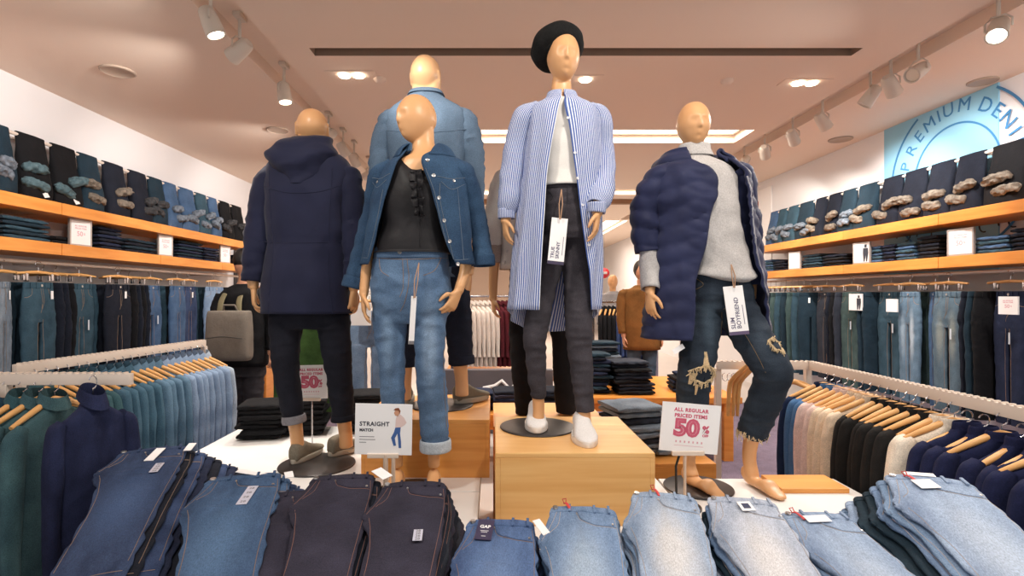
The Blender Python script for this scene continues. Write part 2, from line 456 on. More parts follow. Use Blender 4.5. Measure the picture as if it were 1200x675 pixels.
def spot_head(x, y, aim, label, group, lit=False, drop=.13):
    """track spotlight: stem, yoke and can turned to what it lights"""
    e = empty('track_spotlight', (x, y, ZC + .1), label, 'spotlight', group)
    c = V(x, y, ZC - drop); d = (Vector(aim) - c).normalized()
    mb = MB(); mb.tube([(x, y, ZC + .1), (x, y, c.z + .075)], .011, 8); mb.box((x, y, ZC + .085), (.05, .1, .03), .006); part('stem', mb, M_TRACK, e)
    R = d.to_track_quat('-Z', 'Y').to_matrix()
    mb = MB(); mb.lathe([(.001, .085), (.03, .085), (.044, .07), (.05, .02), (.055, -.07), (.055, -.078), (.046, -.078), (.044, -.05), (.001, -.05)], c, 20, R); part('can', mb, M_TRACK, e)
    mb = MB(); mb.lathe([(.001, -.055), (.043, -.055), (.043, -.066), (.02, -.069), (.001, -.07)], c, 20, R); part('lens', mb, M_LAMP if lit else M_NOTLIT, e)
    side = R @ V(1, 0, 0)
    mb = MB(); up = V(0, 0, .078); mb.tube([c + side * .06, c + side * .06 + up * .6, c + side * .03 + up, c + up, c - side * .03 + up, c - side * .06 + up * .6, c - side * .06], .006, 6); part('yoke', mb, M_TRACK, e)
    return c, d
LS = []
order = ['nearest', 'second', 'third', 'fourth', 'fifth', 'sixth', 'seventh', 'eighth', 'ninth']
for k, (u, aim, lit) in enumerate(((247, (-.9, 3.3, 1.0), 1), (281, (-3.7, 4.2, 1.9), 0), (333, (-1.3, 4.0, .9), 1), (385, (-3.7, 6.0, 1.9), 0), (402, (-.6, 6.5, 1.2), 1), (415, (-.9, 7.5, 1.2), 1), (432, (-3.7, 7.6, 1.9), 0))):
    y = F * 1.63 / (U0 - u)
    LS.append(spot_head(-1.63, y, aim, '%s track spotlight along the left ceiling channel' % order[k], 'track spotlights in the left channel', lit))
for k, (u, aim, lit) in enumerate(((1170, (1.5, 2.0, .9), 1), (1076, (.8, 3.0, 1.6), 0), (1044, (4.05, 4.6, 2.0), 0), (1020, (2.0, 5.0, 1.1), 0), (964, (4.05, 5.2, 1.9), 0), (929, (4.05, 6.3, 1.9), 0), (896, (4.05, 7.4, 1.9), 0), (872, (2.0, 7, 1.0), 0))):
    y = F * 2.99 / (u - U0)
    LS.append(spot_head(2.99, y, aim, '%s track spotlight along the right ceiling channel' % order[k], 'track spotlights in the right channel', lit))

# wall shelves -----------------------------------------------------------
def boards(side, xf, xw, z0, segs, labels, group):
    for (y0, y1), lb in zip(segs, labels):
        mb = MB(); mb.box(((xf + xw) / 2, (y0 + y1) / 2, z0 - .045), (abs(xw - xf), y1 - y0 - .006, .09), .004)
        tag(part('wall_shelf', mb, M_SHELF, smooth=False), lb, 'shelf', group)
SL = [(2.85, 4.05), (4.05, 5.25), (5.25, 6.45), (6.45, 7.3)]
nmL = ['board nearest the camera', 'second board from the camera', 'third board from the camera', 'far short end board']
boards('l', -3.30, XL, 2.10, SL, ['upper orange wood shelf on the left wall, ' + n for n in nmL], 'upper shelf boards on the left wall')
boards('l', -3.30, XL, 1.79, SL, ['lower orange wood shelf on the left wall, ' + n for n in nmL], 'lower shelf boards on the left wall')
SR = [(2.0, 3.16), (3.16, 4.34), (4.34, 5.52), (5.52, 6.7), (6.7, 7.4)]
nmR = ['board nearest the camera at the frame edge', 'second board from the camera', 'third board from the camera', 'fourth board from the camera', 'far short end board']
boards('r', 3.65, XR, 2.06, SR[1:], ['upper orange wood shelf on the right wall, ' + n for n in nmR[1:]], 'upper shelf boards on the right wall')
boards('r', 3.65, XR, 1.705, SR[1:], ['lower orange wood shelf on the right wall, ' + n for n in nmR[1:]], 'lower shelf boards on the right wall')
def wall_rail(x, z, y0, y1, xw, label, r=.014, posts=1.2):
    mb = MB(); mb.tube([(x, y0, z), (x, y1, z)], r, 10)
    o = tag(part('hanging_rail', mb, M_RACK), label, 'rail', 'wall rails')
    y = y0 + .05
    while y < y1:
        b = MB(); b.tube([(x, y, z), (xw, y, z)], r * .9, 8); part('bracket', b, M_RACK, o); y += posts
    return o
wall_rail(-3.60, 2.61, 2.85, 7.3, XL, 'ivory rail above the upper left shelf holding draped jeans')
wall_rail(3.93, 2.53, 3.0, 7.4, XR, 'ivory rail above the upper right shelf holding draped jeans')
wall_rail(-3.42, 1.64, 2.85, 7.3, XL, 'rail under the lower left shelf holding trouser hangers')
wall_rail(3.80, 1.575, 3.0, 7.4, XR, 'rail under the lower right shelf holding trouser hangers')

# blue wall graphic --------------------------------------------------
M_SKY = plain('sky blue print', (142, 196, 222), .7, var=.03)
M_BLUE = plain('mid blue print', (58, 124, 176), .7, var=.03)
e = empty('wall_graphic', (XR, 4.85, 2.4), 'sky blue wall graphic with round PREMIUM DENIM lettering above right shelves', 'wall sign')
mb = MB(); mb.box((XR - .006, 4.86, 2.35), (.012, 1.24, 1.5)); part('blue_panel', mb, M_SKY, e, False)
cy, cz = 4.645, 2.46
def wpt(ang, r): return V(XR - .014, cy - r * math.sin(ang), cz + r * math.cos(ang))
def ring(r, w, top=ZC - .004):
    mb = MB(); n = 120
    for k in range(n):
        a, b = 2 * PI * k / n, 2 * PI * (k + 1) / n
        q = [wpt(a, r), wpt(b, r), wpt(b, r + w), wpt(a, r + w)]
        if max(p.z for p in q) > top: continue
        mb.prism([p for p in q], (-.002, 0, 0))
    return mb
part('outer_ring', ring(.715, .02), M_BLUE, e, False); part('inner_ring', ring(.425, .016), M_BLUE, e, False)
mb = MB()
for ch, deg in (('P', -71), ('R', -55), ('E', -41), ('M', -27), ('I', -16), ('U', -6), ('M', 10), ('D', 31), ('E', 44), ('N', 57), ('I', 69), ('M', 82)):
    a = math.radians(deg); p = wpt(a, .575)
    up = V(0, -math.sin(a), math.cos(a))
    text_mb(ch, .165, facing(p, (-1, 0, 0), up), .001, 0.0, mb=mb, sx=1.05)
part('lettering', mb, M_BLUE, e, False)
mb = MB()   # scroll flourish in the ring's lower half, seen under the shelf
for s in (-1, 1):
    for (a0, r0) in ((.30, .30), (.55, .33)):
        pts = []
        for k in range(22):
            t = k / 21 * 4.6; rr = .11 * (1 - k / 30)
            pts.append((XR - .012, cy + s * (a0 + rr * math.cos(t)), cz - .60 + r0 * .3 + rr * math.sin(t)))
        mb.tube(pts, .006, 5)
part('scroll', mb, plain('dark scroll print', (58, 52, 58), .7), e)

# flat poster of a person in denim on the right wall
e = empty('wall_poster', (XR, 8.1, 1.9), 'narrow white poster of a person in a denim suit on right wall', 'poster')
mb = MB(); mb.box((XR - .008, 8.15, 2.33), (.016, .9, 1.3)); part('panel', mb, M_CARDW, e, False)
def flat(mb, pts, x=XR - .018): mb.prism([(x, 8.12 - a, 1.85 + b) for a, b in pts], (-.002, 0, 0))
mb = MB(); flat(mb, [(-.15, .45), (.13, .45), (.17, .74), (.1, .84), (-.1, .84), (-.17, .74)]); flat(mb, [(-.15, .0), (-.05, .0), (.0, .40), (.05, 0), (.14, 0), (.13, .45), (-.14, .45)]); part('denim_suit_print', mb, plain('poster denim', (52, 74, 110), .7), e, False)
mb = MB(); flat(mb, [(-.05, .86), (.05, .86), (.06, .96), (.0, 1.0), (-.06, .96)]); part('head_print', mb, plain('poster red brown', (150, 60, 52), .7), e, False)

# tables and boxes -----------------------------------------------------------
ZT = .523
def table(name, x0, x1, y0, y1, label, z=ZT, top=M_WHITE, leg=M_PINE, group='low display tables'):
    e = empty(name, ((x0 + x1) / 2, (y0 + y1) / 2, 0), label, 'table', group)
    mb = MB(); mb.box(((x0 + x1) / 2, (y0 + y1) / 2, z - .025), (x1 - x0, y1 - y0, .05), .004); part('tabletop', mb, top, e, False)
    mb = MB(); mb.box(((x0 + x1) / 2, (y0 + y1) / 2, z - .09), (x1 - x0 - .16, y1 - y0 - .16, .08)); part('apron', mb, leg, e, False)
    for sx in (x0 + .09, x1 - .09):
        for sy in (y0 + .09, y1 - .09):
            mb = MB(); mb.box((sx, sy, (z - .05) / 2), (.08, .08, z - .05), .005); part('leg', mb, leg, e, False)
    return e
table('display_table', -1.66, -.06, 2.36, 3.52, 'white topped low table carrying the parka mannequin and black jeans')
table('display_table', -1.36, -.06, 1.0, 2.35, 'white topped low table under the dark jeans stacks at left front')
table('display_table', .015, .775, 1.0, 2.72, 'white topped low table under the central wooden box')
table('display_table', .785, 1.62, 1.0, 2.52, 'white topped low table under the quilted coat mannequin')
def riser(x0, x1, y0, y1, z0, z1, m, label, group='wooden display boxes'):
    e = empty('wooden_riser_box', ((x0 + x1) / 2, (y0 + y1) / 2, z0), label, 'box', group)
    t = .018
    mb = MB(); mb.box(((x0 + x1) / 2, (y0 + y1) / 2, z1 - t / 2), (x1 - x0, y1 - y0, t), .003); part('top_panel', mb, m, e, False)
    for (c, s) in (((x0 + t / 2, (y0 + y1) / 2), (t, y1 - y0)), ((x1 - t / 2, (y0 + y1) / 2), (t, y1 - y0)), (((x0 + x1) / 2, y0 + t / 2), (x1 - x0 - 2 * t, t)), (((x0 + x1) / 2, y1 - t / 2), (x1 - x0 - 2 * t, t))):
        mb = MB(); mb.box((*c, (z0 + z1 - t) / 2), (*s, z1 - t - z0), .002); part('side_panel', mb, m, e, False)
    return e
riser(.008, .612, 2.0, 2.6, ZT, .80, M_PINE, 'pale wooden box in the centre under the white slip-on shoes')
riser(-.632, -.018, 2.53, 3.14, ZT, .80, M_AMBER, 'amber wooden box behind the sign reading STRAIGHT')
riser(.0, .62, 2.80, 3.42, 0, .70, M_AMBER, 'tall wooden box hidden behind the central box, under black trousers')
riser(.64, 1.16, 2.75, 3.25, 0, .52, M_AMBER, 'low wooden box behind the right white sign')
mb = MB(); mb.box((1.42, 2.42, ZT + .011), (.3, .18, .022), .003); tag(part('wooden_board', mb, M_AMBER, smooth=False), 'small orange wooden board at the far corner of right table', 'board')
# far low wood table carrying folded jeans
table('display_table', .62, 2.05, 4.35, 5.5, 'orange wooden low table with dark jeans piles behind the mannequins', .55, M_SHELF, M_SHELF)
mb = MB(); mb.box((-2.85, 6.9, .33), (.46, 1.6, .66), .01); tag(part('wooden_plinth', mb, M_SHELF, smooth=False), 'orange wooden plinth against the left wall beyond the shopper', 'plinth')
# ================================================================== mannequins
M_SKIN = plain('tan mannequin wood finish', (222, 168, 118), .38, var=.035, scale=5)
M_SKINR = plain('pale mannequin finish', (226, 178, 132), .42, var=.03, scale=5)
class Fig:
    """pixel rows of the photograph turned into metres at the figure's own distance"""
    def __init__(s, Y, back=False): s.Y = Y; s.S = F / Y; s.fw = V(0, 1, 0) if back else V(0, -1, 0)
    def P(s, u, v, dy=0.0):
        p = at(u, v, s.Y); return V(p.x, p.y + dy, p.z)
    def ring(s, ul, ur, v, ry, dy=0.0, p=2.4, o=None, vr=0.0):
        c = s.P((ul + ur) / 2, v, dy); h = (ur - ul) / 2 / s.S
        X = V(h, 0, -vr / s.S / 2); Y = s.fw * ry
        a0, a1 = -PI, PI
        if o:
            f = lambda u: math.copysign(math.asin(min(1, abs((u - (ul + ur) / 2) / s.S / h)) ** (p / 2)), u - (ul + ur) / 2)
            a0, a1 = f(o[1]), 2 * PI + f(o[0])
        return key(c, X, Y, p, a0, a1)
    def chain(s, pts):
        out = []
        for q in pts:
            u, v, dy, r = q[:4]; ry = q[4] if len(q) > 4 else r
            out.append((s.P(u, v, dy), r / s.S, ry / s.S))
        return out

def head_mb(mb, c, w, d, h, yaw=0.0, pitch=0.0, roll=0.0, ears=False):
    """abstract mannequin head: brow, long nose ridge, faint lips, jaw and chin; faces -y before turning"""
    R = Matrix.Rotation(yaw, 3, 'Z') @ Matrix.Rotation(pitch, 3, 'X') @ Matrix.Rotation(roll, 3, 'Y')
    nr, nc = 60, 72; P = np.zeros((nr, nc, 3))
    G = lambda x, s: math.exp(-(x / s) ** 2)
    sm = lambda a, b, x: (lambda t: t * t * (3 - 2 * t))(min(1, max(0, (x - a) / (b - a))))
    for i in range(nr):
        ph = PI * (i + .5) / nr; z = math.cos(ph); rr = math.sin(ph) ** .80
        for j in range(nc):
            t = 2 * PI * j / nc; x = rr * math.sin(t); y = -rr * math.cos(t)
            low = max(0, -z)
            if y < 0:
                fx = x * (1 - .30 * low ** 1.5); fr = (-y) ** .8
                fy = y * (1 - .06 * low) - .06 * low ** 2 * (1 - abs(x))
                fy += .07 * sm(.1, 1, z) * fr
                fy += .060 * (G(x - .36, .20) + G(x + .36, .20)) * G(z - .02, .15) * fr          # eye hollows
                fy -= .035 * G(z - .24, .10) * G(x, .6) * fr                                      # brow
                fy -= (.055 + .085 * sm(.22, -.22, z)) * G(x, .085 + .05 * sm(.15, -.22, z)) * sm(.34, .12, z) * sm(-.36, -.24, z) * fr   # nose
                fy -= .045 * G(x, .17) * (G(z + .44, .045) + G(z + .535, .05)) * fr               # lips
                fy += .020 * G(x, .3) * G(z + .63, .05) * fr
                fy -= .055 * G(x, .24) * G(z + .80, .13)                                          # chin
                fy += .045 * (G(x - .55, .18) + G(x + .55, .18)) * G(z + .42, .2) * fr            # under the cheekbones
            else:
                fx = x * (1 - .34 * low ** 1.3); fy = y * (1.0 - .42 * sm(-.05, -1, z)) + .04 * G(z - .25, .4) * y
            q = R @ V(fx * w, fy * d, z * h)
            P[i, j] = tuple(q + Vector(c))
    mb.grid(P, True, True)
    if ears:
        for s in (-1, 1):
            keys = []
            for k, (a, r) in enumerate(((-1, .002), (-.8, .009), (-.2, .013), (.5, .017), (.9, .010), (1, .002))):
                o = V(s * (w * .97), d * .12 + .01 * a, .033 * a - h * .08)
                keys.append((Vector(c) + R @ o, .007, r))
            limb(mb, keys, R @ V(0, -1, 0), 10, 3)

def hand_mb(mb, W, d, n, th, k=1.0, curl=(14, 26, 22), spread=.07):
    """palm, four unequal bent fingers and a thumb from the side of the palm"""
    W, d, n = Vector(W), Vector(d).normalized(), Vector(n).normalized()
    th = Vector(th); th = (th - d * th.dot(d)).normalized(); n = (n - d * n.dot(d)); n = (n - th * n.dot(th)).normalized()
    ring = lambda o, w, t: key(W + o, th * w * k, n * t * k, 2.6)
    loft(mb, [ring(-d * .03 * k, .023, .019), ring(d * 0, .023, .018), ring(d * .03 * k, .032, .016), ring(d * .06 * k, .038, .0145), ring(d * .088 * k, .038, .012), ring(d * .096 * k, .034, .008)], 20, 3)
    for i, L in enumerate((.070, .079, .074, .058)):
        o = (1.5 - i) * .0215 * k
        p = W + d * (.082 - .004 * abs(i - 1)) * k + th * o
        dd = (d + th * (1.5 - i) * spread).normalized()
        pts = [(p - dd * .012 * k, .0088 * k)]
        rad = (.0092, .0086, .0078, .0058)
        ang = 0.0; segs = (.44, .31, .25)
        cl = [c * (1 + .12 * i) for c in curl]
        pts.append((p.copy(), rad[0] * k))
        for q in range(3):
            ang += math.radians(cl[q])
            dirn = (dd * math.cos(ang) + n * math.sin(ang)).normalized()
            p = p + dirn * L * segs[q] * k; pts.append((p.copy(), rad[q + 1] * k))
        e = pts[-1][0] - pts[-2][0]; pts.append((pts[-1][0] + e.normalized() * .004 * k, .0025 * k))
        limb(mb, [(a, b, b) for a, b in pts], th, 10, 3)
    b0 = W + d * .018 * k + th * .022 * k
    dirs = [(d * .55 + th * .75 + n * .25).normalized(), (d * .85 + th * .42 + n * .3).normalized(), (d * .95 + th * .1 + n * .3).normalized()]
    pts = [(b0 - dirs[0] * .012, .013 * k), (b0, .0135 * k)]
    p = b0
    for dirn, L, r in zip(dirs, (.036, .032, .024), (.0115, .0098, .0066)):
        p = p + dirn * L * k; pts.append((p.copy(), r * k))
    pts.append((p + dirs[2] * .004, .0025 * k))
    limb(mb, [(a, b, b) for a, b in pts], n, 10, 3)

def foot_mb(mb, ankle, toe, w=.042, arch=.0):
    """bare foot from the ankle to the toe tip (toe: a point on the ground)"""
    a, t = Vector(ankle), Vector(toe); g = t.z
    d = V(t.x - a.x, t.y - a.y, 0); L = d.length; d.normalize(); x = V(-d.y, d.x, 0); z = V(0, 0, 1)
    heel = V(a.x, a.y, 0) - d * .045
    hz = a.z
    ring = lambda o, c, ww, hh: key(V(heel.x, heel.y, 0) + d * o + z * (g + c), x * ww, z * hh, 2.3)
    T = L + .045
    loft(mb, [ring(-.004, arch + .03, .006, .012), ring(.012, arch + .035, .027, .03), ring(.05, (hz - g) * .45 + arch * .4, .031, (hz - g) * .45 + .005), ring(.10, (hz - g) * .36 + arch * .3, .033, (hz - g) * .36), ring(T * .62, .030 + arch * .1, .040, .027),
              ring(T * .78, .018, w, .017), ring(T * .92, .012, w * .86, .011), ring(T * .985, .009, w * .55, .007), ring(T, .008, .006, .003)], 20, 4)

def shoe(root, heel, toe, z, mu, ms, w=.047, h=.095, name='shoe', ankle_h=None):
    """low slip-on: upper with throat, welted sole"""
    a, t = Vector(heel), Vector(toe); a.z = t.z = z
    d = (t - a); L = d.length; d.normalize(); x = V(-d.y, d.x, 0); up = V(0, 0, 1)
    ring = lambda o, c, ww, hh, p=2.4: key(a + d * o * L + up * c, x * ww, up * hh, p)
    mb = MB()
    loft(mb, [ring(0, .05, .012, .03), ring(.03, .052, w * .62, .045), ring(.16, .056, w * .74, .05), ring(.32, .054, w * .76, .048), ring(.46, .045, w * .84, .037), ring(.62, .036, w * .97, .027), ring(.78, .030, w, .02), ring(.92, .026, w * .76, .014), ring(.985, .022, w * .4, .008), ring(1.0, .021, .006, .004)], 28, 5,
         disp=lambda p, s, t_: .0015 * nz(p, 40, 40, 40))
    o = part(name, mb, mu, root)
    mb = MB()
    out = []
    for k in range(40):
        aa = 2 * PI * k / 40; c = math.cos(aa); s = math.sin(aa)
        tt = (1 - c) / 2
        ww = w * (.80 + .28 * math.sin(min(1, tt * 1.25) * PI / 2) - .12 * max(0, tt - .75) * 4) + .004
        out.append(a + d * (tt * (L + .012) - .006) + x * s * ww)
    rows = []
    for zz, k in ((.0, .97), (.004, 1.0), (.02, 1.0), (.025, .985), (.025, .5)):
        c = a + d * L / 2
        rows.append([tuple(c + (q - c) * k + up * zz) for q in out])
    mb.grid(np.array(rows), True, True)
    part('sole', mb, ms, o)
    return o

def base_disc(root, c, r, spigot=None):
    mb = MB(); mb.lathe([(.001, 0), (r, 0), (r + .002, .003), (r, .007), (r - .006, .009), (.001, .009)], c, 48)
    if spigot: mb.tube(spigot, .008, 8)
    part('base_plate', mb, M_STEEL, root)

def trousers(fig, rings, legs, m, root, name, amp=.005, f=(7, 7, 16), seed=0, voxel=.0075, label=None):
    mb = MB(); loft(mb, rings, 32, 4)
    for lg in legs: limb(mb, fig.chain(lg), fig.fw, 24, 5)
    me = remesh(mb, voxel, 3, wrinkle(amp, f, seed))
    return mesh_part(name, me, m, root, label)
def cuff_ring(root, c, d, r, h, m, name='cuff', label=None, t=.004, front=(0, -1, 0)):
    """turned-up hem: a band round the leg"""
    c, d = Vector(c), Vector(d).normalized(); mb = MB()
    f = Vector(front); Y = (f - d * f.dot(d)).normalized(); X = d.cross(Y)
    ks = [key(c + d * o, X * rr, Y * rr) for o, rr in ((-h / 2, r - t), (-h / 2 + .003, r + t * .6), (0, r + t), (h / 2 - .003, r + t * .8), (h / 2, r - t), (h / 2 - .004, r - 2 * t))]
    loft(mb, ks, 28, 3, caps=False, disp=wrinkle(.0015, (30, 30, 30), c.x))
    return part(name, mb, m, root, label=label, solid=.002)
def buttons(root, bvh, pts, r, m, d=(0, 1, 0), name='button'):
    for p in pts:
        h, n = lay(bvh, p, d, .002)
        if h is None: continue
        mb = MB(); R = Vector(n if n.dot(Vector(d)) < 0 else -n).to_track_quat('Z', 'Y').to_matrix()
        mb.lathe([(.0005, .002), (r * .55, .0025), (r * .85, .0035), (r, .002), (r, -.002), (.0005, -.002)], h, 14, R)
        part(name, mb, m, root)
M_STITCH = plain('tan stitching', (142, 118, 98), .8)
M_STITCHB = plain('faded denim stitching', (92, 104, 118), .8)
M_BTN = plain('pewter button', (206, 202, 200), .3, .9)
M_WBTN = plain('pearl button', (236, 236, 240), .35)
D1 = (0, 1, 0); D2 = (0, -1, 0)

# ---------------------------------------------------------------- 1 navy parka, seen from behind
def fig_parka():
    f = Fig(2.75, True)
    root = empty('mannequin', f.P(372, 542), 'mannequin seen from behind in a hooded navy parka and black jeans', 'mannequin')
    root.location.z = ZT; root.location.y = 2.8
    mb = MB(); c = f.P(366, 151, .0)
    head_mb(mb, c, .080, .100, .098, PI + .25, 0, 0, True)
    loft(mb, [f.ring(351, 382, 158, .062, .0), f.ring(350, 383, 172, .06, .0), f.ring(342, 390, 186, .07), f.ring(322, 406, 205, .09), f.ring(326, 400, 260, .09), f.ring(326, 400, 330, .085), f.ring(330, 398, 375, .08)], 28)
    for a in ([(318, 208, 0, 10), (306, 262, .0, 9), (299, 318, -.02, 7.5), (299, 338, -.02, 6)], [(408, 206, 0, 10), (413, 262, 0, 9), (416, 318, -.02, 7.5), (416, 340, -.02, 6)]): limb(mb, f.chain(a), f.fw)
    hand_mb(mb, f.P(299.5, 339, -.02), (.02, .0, -1), (.8, -.45, 0), (-.4, .9, 0), .88)
    hand_mb(mb, f.P(416, 341, -.02), (-.02, 0, -1), (-.8, -.45, 0), (.4, .9, 0), .88)
    LA, RA = f.P(348, 512, 0), f.P(400, 508, .06)
    for lg in ([(336, 372, 0, 14), (338, 450, 0, 11), (345, 490, 0, 8.5), (348, 514, 0, 7.5), (349, 532, 0, 8)], [(390, 372, 0, 14), (396, 450, .02, 11), (399, 490, .05, 9), (401, 510, .06, 8), (402, 528, .06, 8)]): limb(mb, f.chain(lg), f.fw)
    mesh_part('body', remesh(mb, .0045, 3), M_SKIN, root)
    # trousers
    m = cloth('black jeans cloth', (30, 31, 40), var=.25, fine=300, bump=.2)
    trousers(f, [f.ring(320, 404, 335, .095), f.ring(318, 407, 360, .105), f.ring(322, 404, 385, .09)],
             [[(336, 370, 0, 20), (334, 405, 0, 17), (337, 440, -.01, 14.5), (341, 470, 0, 13), (344, 492, 0, 12)], [(390, 370, 0, 20), (393, 405, .01, 17.5), (396, 440, .02, 15), (398, 470, .04, 14), (399, 492, .05, 13)]], m, root, 'trousers', seed=3)
    mg = cloth('grey inside of hem', (132, 130, 136), var=.15)
    cuff_ring(root, f.P(344.5, 491, 0), (.12, 0, -1), .056, .04, mg, label='grey turned-up hem'); cuff_ring(root, f.P(399, 492, .05), (.08, 0, -1), .060, .03, m)
    # parka
    mp = cloth('navy parka cotton', (33, 36, 60), var=.16, scale=5, fine=420, fineamt=.1, bump=.12, rough=.75, sheen=.1)
    mb = MB(); w = wrinkle(.010, (6, 6, 4.5), 2.0, .004)
    def dp(p, s, t):
        b = w(p)
        z = (p.z - f.P(0, 285).z)
        b += .006 * math.exp(-(z / .02) ** 2) * (-1 + .8 * math.sin(p.x * 130))      # drawcord gathers
        return b
    loft(mb, [f.ring(348, 384, 168, .075, 0), f.ring(338, 393, 178, .09, 0), f.ring(318, 408, 192, .12), f.ring(313, 412, 207, .13), f.ring(314, 408, 240, .135), f.ring(315, 405, 285, .125), f.ring(310, 409, 330, .14), f.ring(308, 413, 367, .15)], 72, 9, caps=False, disp=dp)
    for a in ([(328, 198, 0, 9, 13), (316, 212, 0, 14.5, 17), (306, 255, 0, 15), (301, 300, -.01, 14), (298.5, 330, -.02, 11.5)], [(398, 196, 0, 9, 13), (408, 210, 0, 14.5, 17), (413, 255, 0, 15), (416, 300, -.01, 13.5), (415, 333, -.02, 11.5)]):
        limb(mb, f.chain(a), f.fw, 32, 9, caps=False, disp=wrinkle(.010, (8, 8, 17), a[0][0]))
    jk = part('parka', mb, mp, root, solid=.006)
    # hood lying on the back
    mb = MB(); wh = wrinkle(.008, (9, 9, 12), 8)
    def hd(p, s, t): return wh(p) + .010 * math.sin(s * 15 + 2 * math.sin(p.x * 14)) * (1 - s * .4)
    loft(mb, [f.ring(342, 388, 163, .05, -.02), f.ring(334, 393, 170, .085, -.04), f.ring(321, 396, 180, .11, -.05), f.ring(320, 396, 189, .115, -.055), f.ring(330, 389, 202, .085, -.075), f.ring(342, 378, 213, .05, -.10), f.ring(352, 366, 221, .02, -.12)], 56, 8, disp=hd)
    part('hood', mb, mp, jk)
    b = bvh_of(jk); mb = MB(); Y = 2.5
    for pts in ([(325, 205), (330, 300), (326, 366)], [(397, 203), (392, 300), (398, 366)], [(310, 284), (340, 287), (380, 287), (409, 284)], [(318, 222), (345, 231), (380, 231), (404, 222)]):
        seam(mb, b, [at(u, v, f.Y) for u, v in pts], D1, .0026, lift=.0036)
    part('seam', mb, mp, jk)
    ms, mt = cloth('taupe canvas shoe', (128, 120, 106), var=.1), plain('pale grey rubber', (176, 168, 154), .7)
    shoe(root, at(343, 546, 2.70), V(-.97, 2.97, ZT), ZT + .008, ms, mt, .046)
    shoe(root, V(-.875, 2.83, ZT), V(-.74, 3.05, ZT), ZT + .008, ms, mt, .046)
    base_disc(root, V(-.905, 2.72, ZT), .19)
    return root
fig_parka()

# ---------------------------------------------------------------- 2 tall man in pale denim shirt, seen from behind
def fig_tall():
    f = Fig(2.83, True)
    root = empty('mannequin', V(-.25, 2.85, .80), 'tall bald mannequin seen from behind in a slate blue denim shirt', 'mannequin')
    mb = MB(); c = f.P(499, 91, 0)
    head_mb(mb, c, .080, .102, .112, PI - .2, 0, 0, True)
    loft(mb, [f.ring(483, 517, 98, .062), f.ring(482, 517, 112, .062), f.ring(470, 530, 128, .08), f.ring(456, 545, 145, .1), f.ring(458, 542, 200, .1), f.ring(462, 536, 300, .09)], 28)
    for a in ([(455, 147, 0, 12), (449, 210, 0, 9), (455, 300, -.02, 7)], [(546, 147, 0, 12), (552, 210, 0, 9), (550, 300, -.02, 7), (549, 322, -.02, 6)]): limb(mb, f.chain(a), f.fw)
    hand_mb(mb, f.P(549, 322, -.02), (-.05, 0, -1), (-.8, -.4, 0), (.4, .9, 0), .9)
    hand_mb(mb, f.P(456, 305, -.02), (.05, 0, -1), (.8, -.4, 0), (-.4, .9, 0), .9)
    for lg in ([(475, 300, 0, 16), (474, 400, 0, 11), (474, 450, 0, 8), (474, 468, 0, 8)], [(530, 300, 0, 16), (536, 400, .0, 11), (540, 440, .03, 8), (541, 465, .03, 8)]): limb(mb, f.chain(lg), f.fw)
    mesh_part('body', remesh(mb, .005, 3), M_SKINR, root)
    m = cloth('indigo black trouser cloth', (34, 38, 52), var=.22, fine=300)
    trousers(f, [f.ring(456, 542, 268, .1), f.ring(454, 545, 300, .11), f.ring(460, 542, 330, .1)],
             [[(478, 310, 0, 23), (476, 370, 0, 18), (475, 428, 0, 14)], [(524, 310, 0, 22), (536, 370, .0, 17), (540, 427, .02, 14)]], m, root, 'trousers', seed=7)
    cuff_ring(root, f.P(540.5, 422, .02), (.05, 0, -1), .066, .045, m); cuff_ring(root, f.P(475, 424, 0), (0, 0, -1), .066, .045, m)
    ms = cloth('slate denim shirt cloth', (94, 114, 136), var=.14, scale=6, fine=320, bump=.2)
    mb = MB()
    loft(mb, [f.ring(480, 519, 113, .07), f.ring(474, 526, 118, .085), f.ring(460, 541, 129, .115), f.ring(453, 549, 144, .13), f.ring(456, 545, 190, .13), f.ring(458, 541, 240, .12), f.ring(456, 543, 300, .12), f.ring(455, 544, 325, .12)], 72, 8, caps=False, disp=wrinkle(.009, (6, 6, 5), 11))
    for a in ([(472, 134, 0, 8, 12), (457, 144, 0, 13, 15), (448, 180, 0, 13.5), (447, 225, 0, 13), (454, 305, -.02, 11)], [(530, 133, 0, 8, 12), (545, 143, 0, 13.5, 15), (553, 180, 0, 13.5), (554, 225, 0, 12.5), (549, 312, -.02, 11)]):
        limb(mb, f.chain(a), f.fw, 30, 9, caps=False, disp=wrinkle(.010, (7, 7, 24), a[0][0]))
    sh = part('shirt', mb, ms, root, solid=.005)
    b = bvh_of(sh); mb = MB()
    seam(mb, b, [at(u, v, f.Y) for u, v in ((456, 158), (480, 163), (520, 163), (547, 156))], D1, .0022, lift=.003); part('yoke_seam', mb, ms, sh)
    mb = MB(); loft(mb, [f.ring(479, 520, 119, .078), f.ring(480, 519, 112, .074), f.ring(481, 518, 108, .07), f.ring(478, 521, 113, .084)], 40, 4, caps=False); part('collar', mb, ms, sh, solid=.003)
    mt = plain('pale grey rubber', (176, 168, 154), .7); mu = cloth('taupe canvas shoe', (128, 120, 106))
    shoe(root, V(-.205, 2.86, .8), V(-.035, 3.05, .8), .808, mu, mt, .05)
    shoe(root, V(-.47, 2.84, .8), V(-.52, 3.08, .8), .808, mu, mt, .05)
    base_disc(root, V(-.28, 2.86, .8), .17)
fig_tall()

